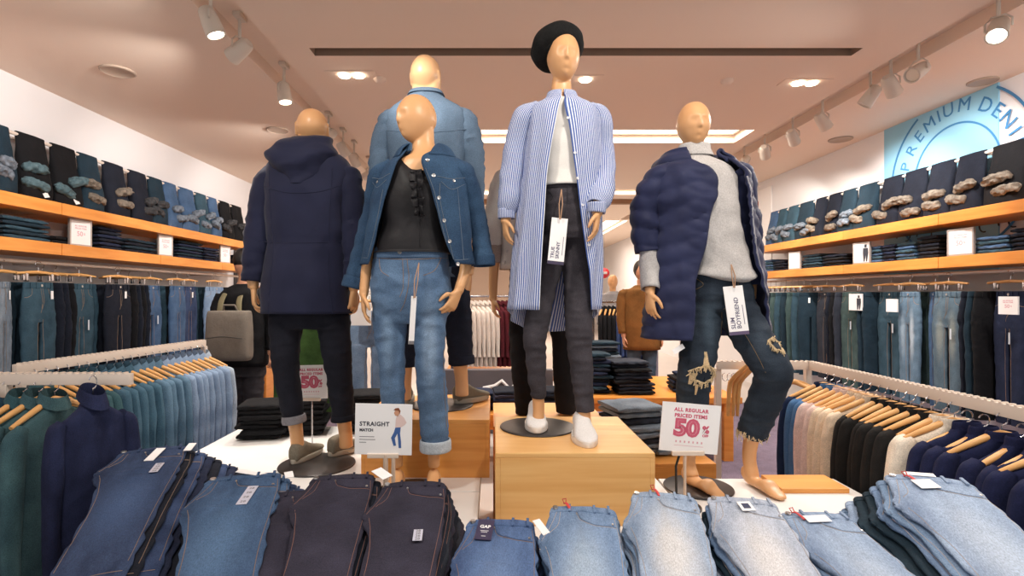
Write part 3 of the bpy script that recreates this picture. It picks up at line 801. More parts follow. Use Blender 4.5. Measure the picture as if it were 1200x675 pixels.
# ---------------------------------------------------------------- 3 woman in denim jacket over a ruffled blouse
def fig_denim():
    f = Fig(2.36)
    root = empty('mannequin', V(-.36, 2.36, ZT), 'mannequin in open denim jacket, black ruffled blouse and faded blue jeans', 'mannequin')
    mb = MB(); head_mb(mb, f.P(488, 140, 0), .074, .094, .107, -.86, .0, .0)
    loft(mb, [f.ring(481, 508, 150, .046, .015), f.ring(483, 509, 168, .045, .01), f.ring(480, 514, 182, .055, .0), f.ring(459, 533, 196, .08), f.ring(452, 526, 240, .095), f.ring(456, 517, 270, .08), f.ring(446, 520, 310, .095), f.ring(446, 522, 350, .09)], 30)
    for a in ([(455, 200, 0, 9), (436, 250, .03, 8), (430, 310, .0, 6.5), (428, 346, -.03, 5.4)], [(536, 200, 0, 9), (546, 255, .03, 8), (546, 310, .0, 6.8), (538, 342, -.05, 5.6)]): limb(mb, f.chain(a), f.fw)
    hand_mb(mb, f.P(428, 345, -.03), (.06, -.1, -1), (.85, .3, 0), (.25, -.95, 0), .84, (8, 16, 14))
    hand_mb(mb, f.P(538, 341, -.05), (-.42, -.15, -.9), (-.5, .6, .2), (-.55, -.8, .1), .88, (14, 28, 24))
    for lg in ([(458, 360, 0, 17), (460, 440, 0, 11), (463, 510, 0, 8), (465, 548, .02, 6.6)], [(505, 360, 0, 17), (506, 440, -.02, 11), (508, 510, 0, 8), (508, 548, .02, 6.8)]): limb(mb, f.chain(lg), f.fw)
    foot_mb(mb, f.P(465, 549, .02), V(-.44, 2.18, ZT + .002)); foot_mb(mb, f.P(508, 549, .02), V(-.25, 2.17, ZT + .002))
    mesh_part('body', remesh(mb, .0045, 3), M_SKIN, root)
    rl = root.location
    def L(u, v, dy): p = f.P(u, v, dy) - rl; return tuple(p)
    mj = cloth('faded mid blue jeans cloth', (82, 108, 142), (98, 124, 154), var=.2, scale=7, fine=340, fineamt=.28, bump=.25, fades=[(L(458, 400, -.07), (.045, .12, .25), (126, 150, 176), .6), (L(506, 400, -.08), (.05, .12, .3), (142, 164, 188), .7)])
    tr = trousers(f, [f.ring(440, 524, 291, .112), f.ring(437, 526, 312, .118), f.ring(435, 529, 340, .122), f.ring(438, 528, 362, .11), f.ring(446, 520, 378, .08)],
             [[(458, 355, 0, 22), (458, 390, -.01, 18.5), (460, 430, -.01, 15), (461, 470, 0, 14), (464, 525, .01, 13.5)], [(505, 355, 0, 23), (504, 395, -.02, 18), (505, 430, -.025, 17), (507, 470, 0, 17.5), (510, 524, .01, 15.5)]], mj, root, 'jeans', amp=.006, f=(8, 8, 15), seed=21)
    b = bvh_of(tr); PX = lambda pts: [at(u, v, f.Y) for u, v in pts]
    mb = MB()
    for pts in ([(440, 303), (460, 305), (482, 306), (505, 305), (525, 303)], [(449, 304), (452, 318), (462, 325), (442, 330)][:3] + [(438, 327)][:0], [(482, 305), (484, 330), (480, 352), (474, 364)], [(477, 305), (478, 335), (474, 348)], [(519, 304), (512, 318), (500, 324), (493, 305)][:3], [(438, 360), (441, 420), (447, 470)], [(527, 355), (521, 420), (524, 500)], [(483, 372), (489, 430), (492, 510)]): seam(mb, b, PX(pts), D1, .0012)
    part('stitching', mb, M_STITCH, tr)
    mb = MB(); loft(mb, [f.ring(439, 525, 304, .118), f.ring(439, 525, 302, .122), f.ring(440, 524.5, 295, .119), f.ring(441, 523.5, 291, .114), f.ring(442, 522, 292, .108)], 56, 3, caps=False); part('waistband', mb, mj, tr, solid=.003)
    b2 = bvh_of(bpy.data.objects[tr.children[-1].name]); buttons(tr, b2, PX([(474, 298)]), .009, M_BTN)
    mc = cloth('pale inside of jeans hem', (176, 186, 196), var=.1)
    cuff_ring(root, f.P(510, 522, .01), (.02, 0, -1), .066, .05, mc, label='pale turned-up hem')
    cuff_ring(root, f.P(464, 522, .01), (.02, 0, -1), .056, .05, mc, label='pale turned-up hem')
    # blouse
    mk = cloth('black satin blouse cloth', (34, 33, 36), var=.2, rough=.5, fine=400, fineamt=.08, bump=.12)
    wb = wrinkle(.004, (9, 9, 6), 31)
    def bd(p, s, t):
        o = V(0, 0, 0); n = V(math.sin(t), -math.cos(t), 0) * wb(p)
        fr = max(0, math.cos(t)) ** 5
        if s < .40: n.z -= .105 * fr * (1 - s / .40)
        if s > .85: n += V(math.sin(t), -math.cos(t), 0) * .012 * math.sin((s - .85) / .15 * PI)
        return n
    mb = MB(); loft(mb, [f.ring(477, 518, 181, .062, .005), f.ring(466, 528, 189, .08), f.ring(456, 534, 200, .1), f.ring(449, 529, 235, .122, -.005), f.ring(449, 524, 265, .115), f.ring(444, 523, 284, .124), f.ring(441, 525, 296, .126), f.ring(443, 523, 297, .112)], 72, 8, caps=False, disp=bd)
    bl = part('blouse', mb, mk, root, solid=.003)
    b = bvh_of(bl)
    mb = MB(); n = 90
    for s_ in (-1, 1):
        rows = []
        for k in range(n):
            t = k / (n - 1); v = 194 + t * 66; u = 491 + 6 * t
            wv = math.sin(t * 44 + s_) + .5 * math.sin(t * 71)
            h, _ = lay(b, at(u, v, f.Y), D1, .004)
            if h is None: h = at(u, v, f.Y - .11)
            wid = (.030 + .008 * math.sin(t * 20)) * (1 - .35 * t)
            rows.append([tuple(h + V(s_ * wid * q, -.010 - .014 * q - .010 * wv * q, .010 * math.cos(t * 44) * q)) for q in (0, .3, .6, 1.0)])
        mb.grid(np.array(rows))
    part('ruffle', mb, mk, bl, solid=.002)
    mb = MB(); seam(mb, b, PX([(496, 212), (497, 250), (497, 292)]), D1, .0035, lift=.002); part('placket', mb, mk, bl)
    # jacket on the shoulders
    md = cloth('denim jacket cloth', (46, 68, 96), (58, 84, 112), var=.2, scale=8, fine=330, fineamt=.3, bump=.3)
    wj = wrinkle(.008, (8, 8, 6), 41)
    mb = MB(); loft(mb, [f.ring(475, 520, 177, .07, .012, o=(480, 516)), f.ring(466, 530, 185, .095, .008, o=(476, 505)), f.ring(451, 543, 197, .118, o=(470, 498), vr=-3), f.ring(440, 548, 225, .135, o=(462, 508)), f.ring(434, 550, 255, .138, o=(453, 516)), f.ring(429, 553, 285, .14, o=(445, 525)), f.ring(425, 557, 311, .14, o=(438, 535))], 80, 8, closed=False, caps=False, disp=lambda p, s, t: wj(p))
    for a in ([(462, 194, .0, 8, 16), (448, 206, .0, 13, 18), (435, 245, .035, 12, 13), (422, 295, .03, 11), (413, 334, .01, 10)], [(530, 192, .0, 8, 16), (543, 204, .0, 13, 18), (555, 245, .035, 12, 13), (563, 285, .03, 11), (567, 308, .01, 11)]):
        limb(mb, f.chain(a), f.fw, 28, 9, caps=False, disp=wrinkle(.006, (8, 8, 18), a[0][0]))
    jk = part('denim_jacket', mb, md, root, solid=.006)
    for (u, v, dx) in ((414, 331, -.25), (567, 305, .05)): cuff_ring(jk, f.P(u, v, .01), (dx, -.05, -1), .046, .05, md)
    b = bvh_of(jk)
    mb = MB(); loft(mb, [f.ring(474, 521, 181, .078, .012, o=(482, 514)), f.ring(473, 523, 172, .078, .016, o=(483, 515)), f.ring(467, 530, 177, .095, .012, o=(476, 511)), f.ring(461, 536, 188, .115, .008, o=(471, 506))], 56, 4, closed=False, caps=False, disp=wrinkle(.002)); part('collar', mb, md, jk, solid=.005)
    mb = MB()
    for pts in ([(503, 205), (513, 232), (521, 268), (531, 306)], [(516, 214), (530, 216), (546, 212)], [(519, 222), (520, 245), (534, 306)], [(538, 226), (541, 262), (545, 306)], [(440, 212), (452, 214), (463, 210)], [(455, 228), (448, 262), (437, 303)], [(426, 303), (437, 304)], [(533, 307), (545, 306), (556, 303)], [(520, 220), (532, 228), (546, 219)], [(440, 217), (447, 224), (459, 217)]): seam(mb, b, PX(pts), D1, .0014, lift=.0040)
    part('stitching', mb, M_STITCHB, jk)
    buttons(jk, b, PX([(505, 196), (512, 213), (518, 238), (523.5, 263), (529.5, 286), (538.5, 311)]), .0085, M_BTN)
    buttons(jk, b, PX([(534, 218), (446, 217)]), .007, M_BTN)
    base_disc(root, V(-.36, 2.34, ZT), .16)
fig_denim()
# ---------------------------------------------------------------- 4 tall woman in striped long shirt and beret
def fig_striped():
    f = Fig(2.31); Z = .80
    root = empty('mannequin', V(.33, 2.36, Z), 'tallest mannequin in black beret, long blue striped shirt and white slip-on shoes', 'mannequin')
    mb = MB(); head_mb(mb, f.P(660, 69, 0), .070, .092, .104, .06, .06, 0)
    loft(mb, [f.ring(650, 670, 80, .043, .02), f.ring(647, 670, 98, .042, .02), f.ring(645, 672, 112, .046, .012), f.ring(636, 682, 122, .06), f.ring(617, 700, 131, .08), f.ring(626, 696, 160, .09), f.ring(630, 690, 205, .075), f.ring(633, 692, 260, .09)], 30)
    for a in ([(617, 137, 0, 9), (603, 200, .02, 7.5), (594, 250, 0, 6.2), (592, 262, -.01, 5.6)], [(703, 136, 0, 9), (706, 205, .0, 7.5), (694, 246, -.13, 6.2), (692, 258, -.15, 5.6)]): limb(mb, f.chain(a), f.fw)
    hand_mb(mb, f.P(592, 258, -.01), (.06, -.05, -1), (.9, .3, 0), (.3, -.95, 0), .74, (10, 18, 14))
    hand_mb(mb, f.P(692, 256, -.15), (-.10, -.05, -1), (-.9, .3, 0), (-.35, -.95, 0), .80, (10, 20, 16))
    for lg in ([(648, 260, 0, 16), (627, 400, -.02, 10), (631, 470, 0, 7), (631, 492, 0, 7)], [(675, 260, 0, 16), (676, 400, -.04, 10), (681, 480, -.08, 7), (684, 500, -.1, 7)]): limb(mb, f.chain(lg), f.fw)
    mesh_part('body', remesh(mb, .0042, 3), M_SKIN, root)
    mj = cloth('charcoal jeans cloth', (58, 55, 60), (74, 70, 76), var=.2, scale=9, fine=340, bump=.22)
    tr = trousers(f, [f.ring(634, 692, 213, .098), f.ring(632, 694, 235, .105), f.ring(630, 696, 262, .108), f.ring(634, 694, 282, .098)],
             [[(648, 275, 0, 19), (640, 320, -.01, 16), (627, 385, -.035, 14), (627, 415, -.02, 12.5), (631, 466, 0, 9)], [(677, 275, 0, 19), (677, 320, -.02, 17.5), (676, 385, -.055, 15.5), (678, 415, -.05, 14), (682, 478, -.08, 10)]], mj, root, 'jeans', amp=.004, f=(9, 9, 22), seed=51, voxel=.0065)
    b = bvh_of(tr); PX = lambda pts: [at(u, v, f.Y) for u, v in pts]
    mb = MB()
    for pts in ([(636, 224), (660, 225), (690, 227)], [(661, 224), (660, 245), (655, 262), (650, 270)], [(654, 226), (653, 258)], [(640, 226), (645, 236), (636, 243)]): seam(mb, b, PX(pts), D1, .0013)
    part('stitching', mb, plain('dark stitching', (40, 38, 42), .8), tr)
    # tee
    mb = MB(); mt = cloth('white tee jersey', (236, 232, 226), var=.04, fine=400, fineamt=.05, bump=.1)
    loft(mb, [f.ring(641, 676, 119, .06), f.ring(632, 686, 124, .08), f.ring(620, 696, 134, .095), f.ring(627, 696, 165, .11), f.ring(632, 692, 205, .106), f.ring(633, 693, 221, .112)], 48, 7, caps=False, disp=wrinkle(.004, (7, 7, 12), 61))
    part('tee_shirt', mb, mt, root, solid=.003)
    # long striped shirt
    ms = cloth('blue striped shirting', (84, 106, 168), var=.06, scale=5, fine=420, fineamt=.06, bump=.12, stripes=(104, (226, 230, 240)))
    wj = wrinkle(.006, (9, 9, 3), 71, .002)
    def sd(p, s, t):
        n = V(math.sin(t), -math.cos(t), 0) * (wj(p) * (.4 + s))
        n += V(math.sin(t), -math.cos(t), 0) * (.007 * s * math.sin(t * 11))
        back = max(0, -math.cos(t))
        if s > .6: n.z -= .11 * back * (s - .6) / .4
        return n
    mb = MB(); loft(mb, [f.ring(640, 677, 116, .062, .004, o=(656, 659)), f.ring(632, 685, 122, .085, .0, o=(655, 659)), f.ring(619, 699, 132, .115, o=(652, 657)), f.ring(617, 702, 160, .135, o=(646, 662)), f.ring(613, 703, 205, .135, o=(639, 668)), f.ring(606, 703, 255, .14, o=(635, 675)), f.ring(602, 703, 305, .145, o=(632, 682)), f.ring(596, 701, 362, .15, o=(629, 687))], 110, 9, closed=False, caps=False, disp=sd)
    sh = part('long_shirt', mb, ms, root, uv=True, solid=.003)
    for nm, a in (('l', [(630, 126, 0, 6, 14), (615, 137, 0, 13, 17), (605, 175, .015, 14), (600, 210, .02, 14.5), (597, 238, .005, 13), (594, 248, 0, 9.5)]), ('r', [(690, 126, 0, 6, 14), (702, 137, 0, 12, 17), (706, 175, .0, 13), (704, 210, -.03, 14), (697, 236, -.10, 14), (692, 247, -.13, 9.5)])):
        mb = MB(); limb(mb, f.chain(a), f.fw, 40, 8, caps=False, disp=wrinkle(.006, (12, 12, 8), a[0][0]), uscale=.42)
        part('sleeve', mb, ms, sh, uv=True, solid=.003)
    for u, v, dx in ((593.5, 251, .0), (692, 250, -.1)):
        mb = MB(); c = f.P(u, v, -.14 if u > 650 else 0); limb(mb, [(c + V(0, 0, .022), .035, .035), (c + V(-.0, 0, .0), .036, .035), (c + V(dx * .02, 0, -.02), .035, .034)], f.fw, 40, 3, caps=False, uscale=.3); part('cuff', mb, ms, sh, uv=True, solid=.004)
    mb = MB(); loft(mb, [f.ring(639, 678, 119, .066, .004, o=(656, 659)), f.ring(641, 676, 112, .056, .008, o=(656.5, 659)), f.ring(642, 675, 109, .054, .010, o=(656.5, 659))], 60, 3, closed=False, caps=False); part('stand_collar', mb, ms, sh, uv=True, solid=.004)
    b = bvh_of(sh); buttons(sh, b, PX([(660.5, 150), (668, 189), (671, 217), (677, 246), (684, 290)]), .006, M_WBTN)
    # beret
    mbk = cloth('black felt', (26, 26, 26), var=.2, scale=30, fine=240, fineamt=.3, bump=.5)
    R = Matrix.Rotation(-.20, 3, 'Y') @ Matrix.Rotation(-.42, 3, 'X'); c = f.P(659, 70, .0)
    mb = MB(); prof = [(.070, -.012), (.078, .004), (.096, .010), (.113, .028), (.117, .050), (.108, .074), (.083, .092), (.05, .100), (.012, .103), (.004, .110), (.001, .112)]
    rows = []
    for r, h in prof:
        row = []
        for k in range(48):
            a = 2 * PI * k / 48; q = V(r * math.cos(a), r * 1.06 * math.sin(a), h)
            q += V(-.010 * (h > .0), .012 * (h > 0), 0)
            q *= 1 + .02 * nz(q, 22, 22, 22)
            row.append(tuple(R @ q + c + V(0, .012, .035)))
        rows.append(row)
    mb.grid(np.array(rows), True, False); part('beret', mb, mbk, root, solid=.005)
    mu = cloth('white canvas shoe', (230, 226, 224), var=.04, fineamt=.08); mt = plain('white shoe rubber', (226, 220, 214), .6)
    shoe(root, V(.195, 2.46, Z), V(.185, 2.235, Z), Z + .012, mu, mt, .045)
    shoe(root, V(.375, 2.30, Z), V(.372, 2.06, Z), Z, mu, mt, .046)
    base_disc(root, V(.20, 2.385, Z), .168, [(.215, 2.50, Z), (.205, 2.485, Z + .2)])
fig_striped()

# ---------------------------------------------------------------- 5 woman in quilted coat and ripped jeans
def fig_coat():
    f = Fig(2.37)
    root = empty('mannequin', V(1.0, 2.37, ZT), 'mannequin in open navy quilted coat, grey roll-neck and ripped jeans', 'mannequin')
    mb = MB(); head_mb(mb, f.P(812.5, 147, 0), .0705, .092, .100, -.04, .04, 0)
    loft(mb, [f.ring(801, 825, 160, .043, .01), f.ring(802, 827, 185, .045, .01), f.ring(780, 858, 202, .08), f.ring(786, 856, 240, .09), f.ring(798, 860, 290, .08), f.ring(803, 872, 330, .095), f.ring(808, 880, 350, .09)], 30)
    for a in ([(776, 208, 0, 9), (760, 265, .02, 8), (760, 318, -.03, 6.5), (756, 345, -.07, 5.5)], [(866, 204, 0, 9), (884, 262, .05, 8), (884, 330, .03, 6.5), (881, 350, .01, 6)]): limb(mb, f.chain(a), f.fw)
    hand_mb(mb, f.P(756, 343, -.07), (.02, -.1, -1), (.9, .3, 0), (.3, -.95, 0), .82, (12, 20, 16))
    hand_mb(mb, f.P(881, 348, .01), (-.02, -.1, -1), (-.9, .3, 0), (-.3, -.95, 0), .82, (12, 20, 16))
    for lg in ([(826, 345, 0, 17), (812, 430, -.04, 11), (813, 500, .04, 9.5), (814, 545, .07, 7.5), (816, 562, .05, 8)], [(858, 345, 0, 17), (886, 425, -.12, 11), (888, 480, -.0, 10.5), (887, 535, .07, 8), (889, 562, .06, 8)]): limb(mb, f.chain(lg), f.fw)
    foot_mb(mb, f.P(815.5, 560, .06), V(.975, 2.255, ZT + .004), .036, .012); foot_mb(mb, f.P(888.5, 560, .07), V(1.225, 2.235, ZT + .004), .036, .012)
    mesh_part('body', remesh(mb, .0042, 3), M_SKIN, root)
    rl = root.location
    def L(u, v, dy): return tuple(f.P(u, v, dy) - rl)
    mj = cloth('dark grey blue jeans cloth', (40, 48, 60), (52, 62, 74), var=.25, scale=8, fine=340, bump=.25, fades=[(L(822, 380, -.08), (.05, .12, .2), (84, 100, 114), .65), (L(872, 395, -.12), (.05, .12, .14), (70, 80, 92), .5)])
    tr = trousers(f, [f.ring(803, 872, 306, .105), f.ring(802, 876, 325, .115), f.ring(801, 880, 345, .118), f.ring(806, 878, 362, .105)],
             [[(825, 355, 0, 23), (819, 390, -.02, 21), (812, 425, -.045, 20), (810, 455, -.02, 18.5), (812, 512, .04, 16.5)], [(858, 355, -.01, 23), (871, 390, -.06, 22), (889, 430, -.12, 20), (892, 450, -.07, 19), (887, 510, .04, 17)]], mj, root, 'ripped_jeans', amp=.005, f=(9, 9, 20), seed=81, voxel=.0068)
    b = bvh_of(tr); PX = lambda pts: [at(u, v, f.Y) for u, v in pts]
    mb = MB()
    for pts in ([(852, 322), (850, 338), (844, 352), (836, 362)], [(846, 322), (845, 345)], [(806, 325), (814, 334), (803, 342)], [(838, 365), (838, 400), (832, 450)], [(845, 365), (860, 395), (874, 430)]): seam(mb, b, PX(pts), D1, .0012)
    part('stitching', mb, plain('ochre stitching', (120, 100, 70), .8), tr)
    # tears: pale frayed threads round dark holes
    mfr = cloth('frayed pale threads', (214, 190, 152), var=.15)
    mhole = cloth('painted shade in tear', (26, 27, 32), var=.1)  # near-black colour stands in for the shade inside the torn hole
    def tear(name, outline, k=1.0, spikes=()):
        hole = MB(); pts = [lay(b, p, D1, .0025)[0] for p in PX(outline)]
        pts = [p for p in pts if p is not None]
        c = sum(pts, V(0, 0, 0)) / len(pts)
        n = len(pts); bb = len(hole.v)
        hole.prism(pts, (0, .002, 0))
        h = part('tear', hole, mhole, tr, label='dark torn opening')
        fr = MB(); random.seed(len(outline))
        for i in range(n):
            p, q = pts[i], pts[(i + 1) % n]
            m = max(3, int((q - p).length / .0022))
            for j in range(m):
                s = p.lerp(q, j / m); o = (c - s).normalized()
                e = s + o * random.uniform(-.012, .012) * k + V(random.uniform(-.006, .006), -.004, -random.uniform(.0, .026) * k)
                fr.tube([s + V(0, -.001, 0), (s + e) / 2 + V(0, -.004, 0), e], .0019, 4)
        for (u0, v0, u1, v1, w) in spikes:
            for j in range(9):
                x = (j - 4) * w / 8
                a_, _ = lay(b, at(u0 + x, v0, f.Y), D1, .003); e_, _ = lay(b, at(u1 + x * .3, v1, f.Y), D1, .003)
                if a_ and e_: fr.tube([a_, (a_ + e_) / 2 + V(0, -.002, 0), e_], .0018, 4)
        part('frayed_edge', fr, mfr, h, label='pale frayed threads')
    tear('k', [(797, 431), (806, 426), (815, 424), (824, 427), (829, 433), (823, 440), (814, 444), (804, 440)], 1.0, [(815, 425, 815, 409, 7), (802, 433, 799, 446, 7), (828, 432, 829, 444, 5), (806, 446, 806, 458, 3)])
    tear('t', [(878, 395), (886, 392), (895, 398), (893, 406), (884, 404)], .9, [(894, 404, 896, 410, 4)])
    fr = MB(); random.seed(5)
    for cx, cy_, r, dy in ((887, 509, 17, .04), (812, 511, 16, .04)):
        c = f.P(cx, cy_, dy); R_ = r / f.S
        for k in range(120):
            a = random.uniform(0, 2 * PI); L_ = random.uniform(.012, .032) * (1.8 if random.random() < .1 else 1)
            s = c + V(math.cos(a) * R_, math.sin(a) * R_, random.uniform(.0, .012)); fr.tube([s, s + V(random.uniform(-.004, .004), random.uniform(-.004, .004), -L_ * .5), s + V(random.uniform(-.01, .01), 0, -L_)], .0018, 4)
    part('frayed_hem', fr, mfr, tr, label='pale frayed hem threads')
    # roll-neck sweater
    mg = cloth('pale grey knit', (190, 186, 184), var=.07, scale=12, fine=210, fineamt=.16, bump=.3)
    ws = wrinkle(.005, (7, 7, 10), 91)
    def sw(p, s, t):
        d = ws(p)
        if s > .8: d += .010 * math.sin((s - .8) / .2 * PI)
        return V(math.sin(t) * d, -math.cos(t) * d, -.02 * max(0, s - .75) / .25 * math.sin(t * 2 + .8))
    mb = MB(); loft(mb, [f.ring(795, 834, 186, .062, .01), f.ring(784, 852, 197, .09), f.ring(780, 860, 212, .11), f.ring(788, 860, 245, .125, -.01), f.ring(796, 866, 280, .122, -.01), f.ring(800, 874, 303, .13), f.ring(801, 878, 322, .135), f.ring(804, 876, 326, .122)], 64, 8, caps=False, disp=sw)
    swt = part('sweater', mb, mg, root, solid=.005)
    mb = MB(); loft(mb, [f.ring(796, 834, 192, .066, .01), f.ring(797, 832, 186, .060, .01), f.ring(799, 829, 178, .055, .012), f.ring(800, 829, 171, .054, .012), f.ring(798, 831, 170, .058, .012), f.ring(797, 833, 178, .062, .01), f.ring(795, 836, 184, .064, .01)], 40, 5, caps=False, disp=wrinkle(.003, (14, 14, 30), 3)); part('roll_neck', mb, mg, swt, solid=.004)
    mb = MB(); limb(mb, f.chain([(762, 289, .016, 10.5), (761, 304, -.004, 11.5), (759.5, 321, -.034, 11.2), (757.5, 339, -.06, 10)]), f.fw, 30, 6, caps=False, disp=wrinkle(.002, (20, 20, 30), 4)); part('knit_cuff', mb, mg, swt, solid=.004)
    # quilted coat
    mq = cloth('navy quilted nylon', (36, 40, 70), (44, 50, 84), var=.14, scale=6, fine=300, fineamt=.06, bump=.1, rough=.62, sheen=.1)
    wq = wrinkle(.007, (8, 8, 8), 95)
    def qd(p, s=0, t=0):
        z1 = p.z * 25 + .5 * math.sin(p.x * 30); z2 = p.z * 25 + 1 - .5 * math.sin(p.x * 30 + 1)
        return .011 * (abs(math.sin(z1 * PI / 2)) * abs(math.sin(z2 * PI / 2 + .9))) ** .45 - .005 + wq(p) * 1.3
    mb = MB(); loft(mb, [f.ring(792, 842, 184, .075, .015, o=(799, 838)), f.ring(780, 862, 194, .105, .008, o=(803, 848)), f.ring(768, 872, 206, .135, o=(818, 857)), f.ring(766, 876, 232, .15, o=(824, 863)), f.ring(770, 880, 262, .145, o=(816, 865)), f.ring(768, 886, 292, .145, o=(812, 868)), f.ring(764, 891, 325, .15, o=(802, 877)), f.ring(759, 894, 360, .155, o=(800, 886)), f.ring(755, 896, 396, .155, o=(797, 890))], 100, 10, closed=False, caps=False, disp=qd)
    ct = part('quilted_coat', mb, mq, root, solid=.012)
    for a in ([(784, 200, .0, 9, 18), (770, 212, .0, 15, 19), (760, 245, .02, 17.5), (760, 275, .02, 16), (762, 295, .015, 14.5)], [(856, 198, .0, 9, 18), (867, 208, .01, 14, 19), (878, 245, .04, 14), (884, 290, .05, 13), (884, 335, .03, 12)]):
        mb = MB(); limb(mb, f.chain(a), f.fw, 36, 11, caps=False, disp=lambda p, s, t: .009 * abs(math.sin((p.z * 27 + .5 * math.sin(p.x * 20)) * PI / 2)) ** .6 - .004 + wq(p) * 1.6); part('sleeve', mb, mq, ct, solid=.008)
    mb = MB(); loft(mb, [f.ring(786, 852, 193, .095, .012, o=(800, 844)), f.ring(786, 846, 184, .105, .03, o=(801, 838)), f.ring(785, 846, 178, .115, .05, o=(800, 838)), f.ring(776, 858, 184, .14, .06, o=(800, 846)), f.ring(772, 866, 195, .145, .05, o=(803, 852))], 64, 7, closed=False, caps=False, disp=lambda p, s, t: .006 * math.sin(s * 16) + wq(p)); part('hood', mb, mq, ct, solid=.012)
    b = bvh_of(ct); mz = plain('silver zip teeth', (168, 168, 176), .3, .9)
    mb = MB(); seam(mb, b, PX([(859.5, 210), (865.5, 230), (867.5, 262), (871, 294), (880, 325), (889, 360), (893, 390)]), D1, .0035, lift=.0075)
    part('zip', mb, mz, ct)
    buttons(ct, b, PX([(870, 283), (876, 305), (887, 345)]), .007, M_BTN)
    mb = MB(); seam(mb, b, PX([(772, 283), (786, 280), (806, 287)]), D1, .005); part('waist_cord', mb, mq, ct)
    mb = MB(); card(mb, facing(at(795, 409, 2.24), (.1, -1, .2), roll=.5), .055, .022); mb.tube([at(797, 396, 2.25), at(796, 404, 2.24)], .001, 4); part('care_tag', mb, M_CARDW, ct, label='white hanging care tag')
    base_disc(root, V(.93, 2.40, ZT), .15)
fig_coat()

# ---------------------------------------------------------------- 6 mannequin in white jacket behind the striped shirt
def fig_white():
    f = Fig(3.08)
    root = empty('mannequin', V(.28, 3.1, .70), 'mannequin in white jacket and black trousers hidden behind the striped shirt', 'mannequin')
    mb = MB(); head_mb(mb, f.P(632, 166, 0), .074, .095, .108, .1, 0, 0)
    loft(mb, [f.ring(620, 642, 178, .05), f.ring(612, 652, 194, .06), f.ring(590, 672, 206, .09), f.ring(598, 664, 270, .09), f.ring(600, 664, 330, .09)], 24)
    for a in ([(590, 212, 0, 9), (582, 270, .0, 7), (578, 330, -.02, 5.5), (578, 352, -.03, 4.6)], [(674, 212, 0, 9), (681, 270, .0, 7), (680, 340, -.02, 5)]): limb(mb, f.chain(a), f.fw)
    hand_mb(mb, f.P(578, 350, -.03), (.05, -.1, -1), (.9, .2, 0), (.2, -.95, 0), .8)
    for lg in ([(612, 330, 0, 14), (612, 410, 0, 9), (619, 480, 0, 7), (619, 486, 0, 7)], [(655, 330, 0, 14), (658, 410, 0, 9), (662, 480, 0, 7), (662, 486, 0, 7)]): limb(mb, f.chain(lg), f.fw)
    mesh_part('body', remesh(mb, .0055, 3), M_SKIN, root)
    m = cloth('flat black trouser cloth', (24, 23, 26), var=.2)
    trousers(f, [f.ring(598, 668, 290, .1), f.ring(597, 672, 325, .11), f.ring(600, 670, 345, .1)], [[(613, 335, 0, 17), (611, 400, 0, 14), (616, 484, 0, 12)], [(655, 335, 0, 17), (660, 400, 0, 14), (663, 484, 0, 12)]], m, root, 'trousers', voxel=.009)
    mw = cloth('white jacket cotton', (224, 218, 212), var=.05, fineamt=.08); mb = MB()
    loft(mb, [f.ring(618, 646, 192, .06), f.ring(602, 662, 199, .09), f.ring(588, 676, 210, .115), f.ring(588, 676, 260, .13), f.ring(586, 678, 316, .135)], 48, 8, caps=False, disp=wrinkle(.006, (7, 7, 8), 5))
    for a in ([(600, 202, 0, 7, 14), (588, 212, 0, 11, 15), (580, 250, 0, 11), (578, 290, 0, 10)], [(664, 202, 0, 7, 14), (676, 212, 0, 11, 15), (683, 250, 0, 11), (683, 290, 0, 10)]): limb(mb, f.chain(a), f.fw, 26, 8, caps=False, disp=wrinkle(.006, (9, 9, 18), a[0][0]))
    jk = part('white_jacket', mb, mw, root, solid=.005)
    mg = cloth('grey jacket lining', (160, 146, 140), var=.1)
    for u in (578, 683): cuff_ring(jk, f.P(u, 298, 0), (0, 0, -1), .052, .10, mg, label='grey turned-back cuff')
    b = bvh_of(jk); buttons(jk, b, [at(u, v, f.Y) for u, v in ((592, 262), (594, 296), (591, 308))], .009, M_BTN)
fig_white()

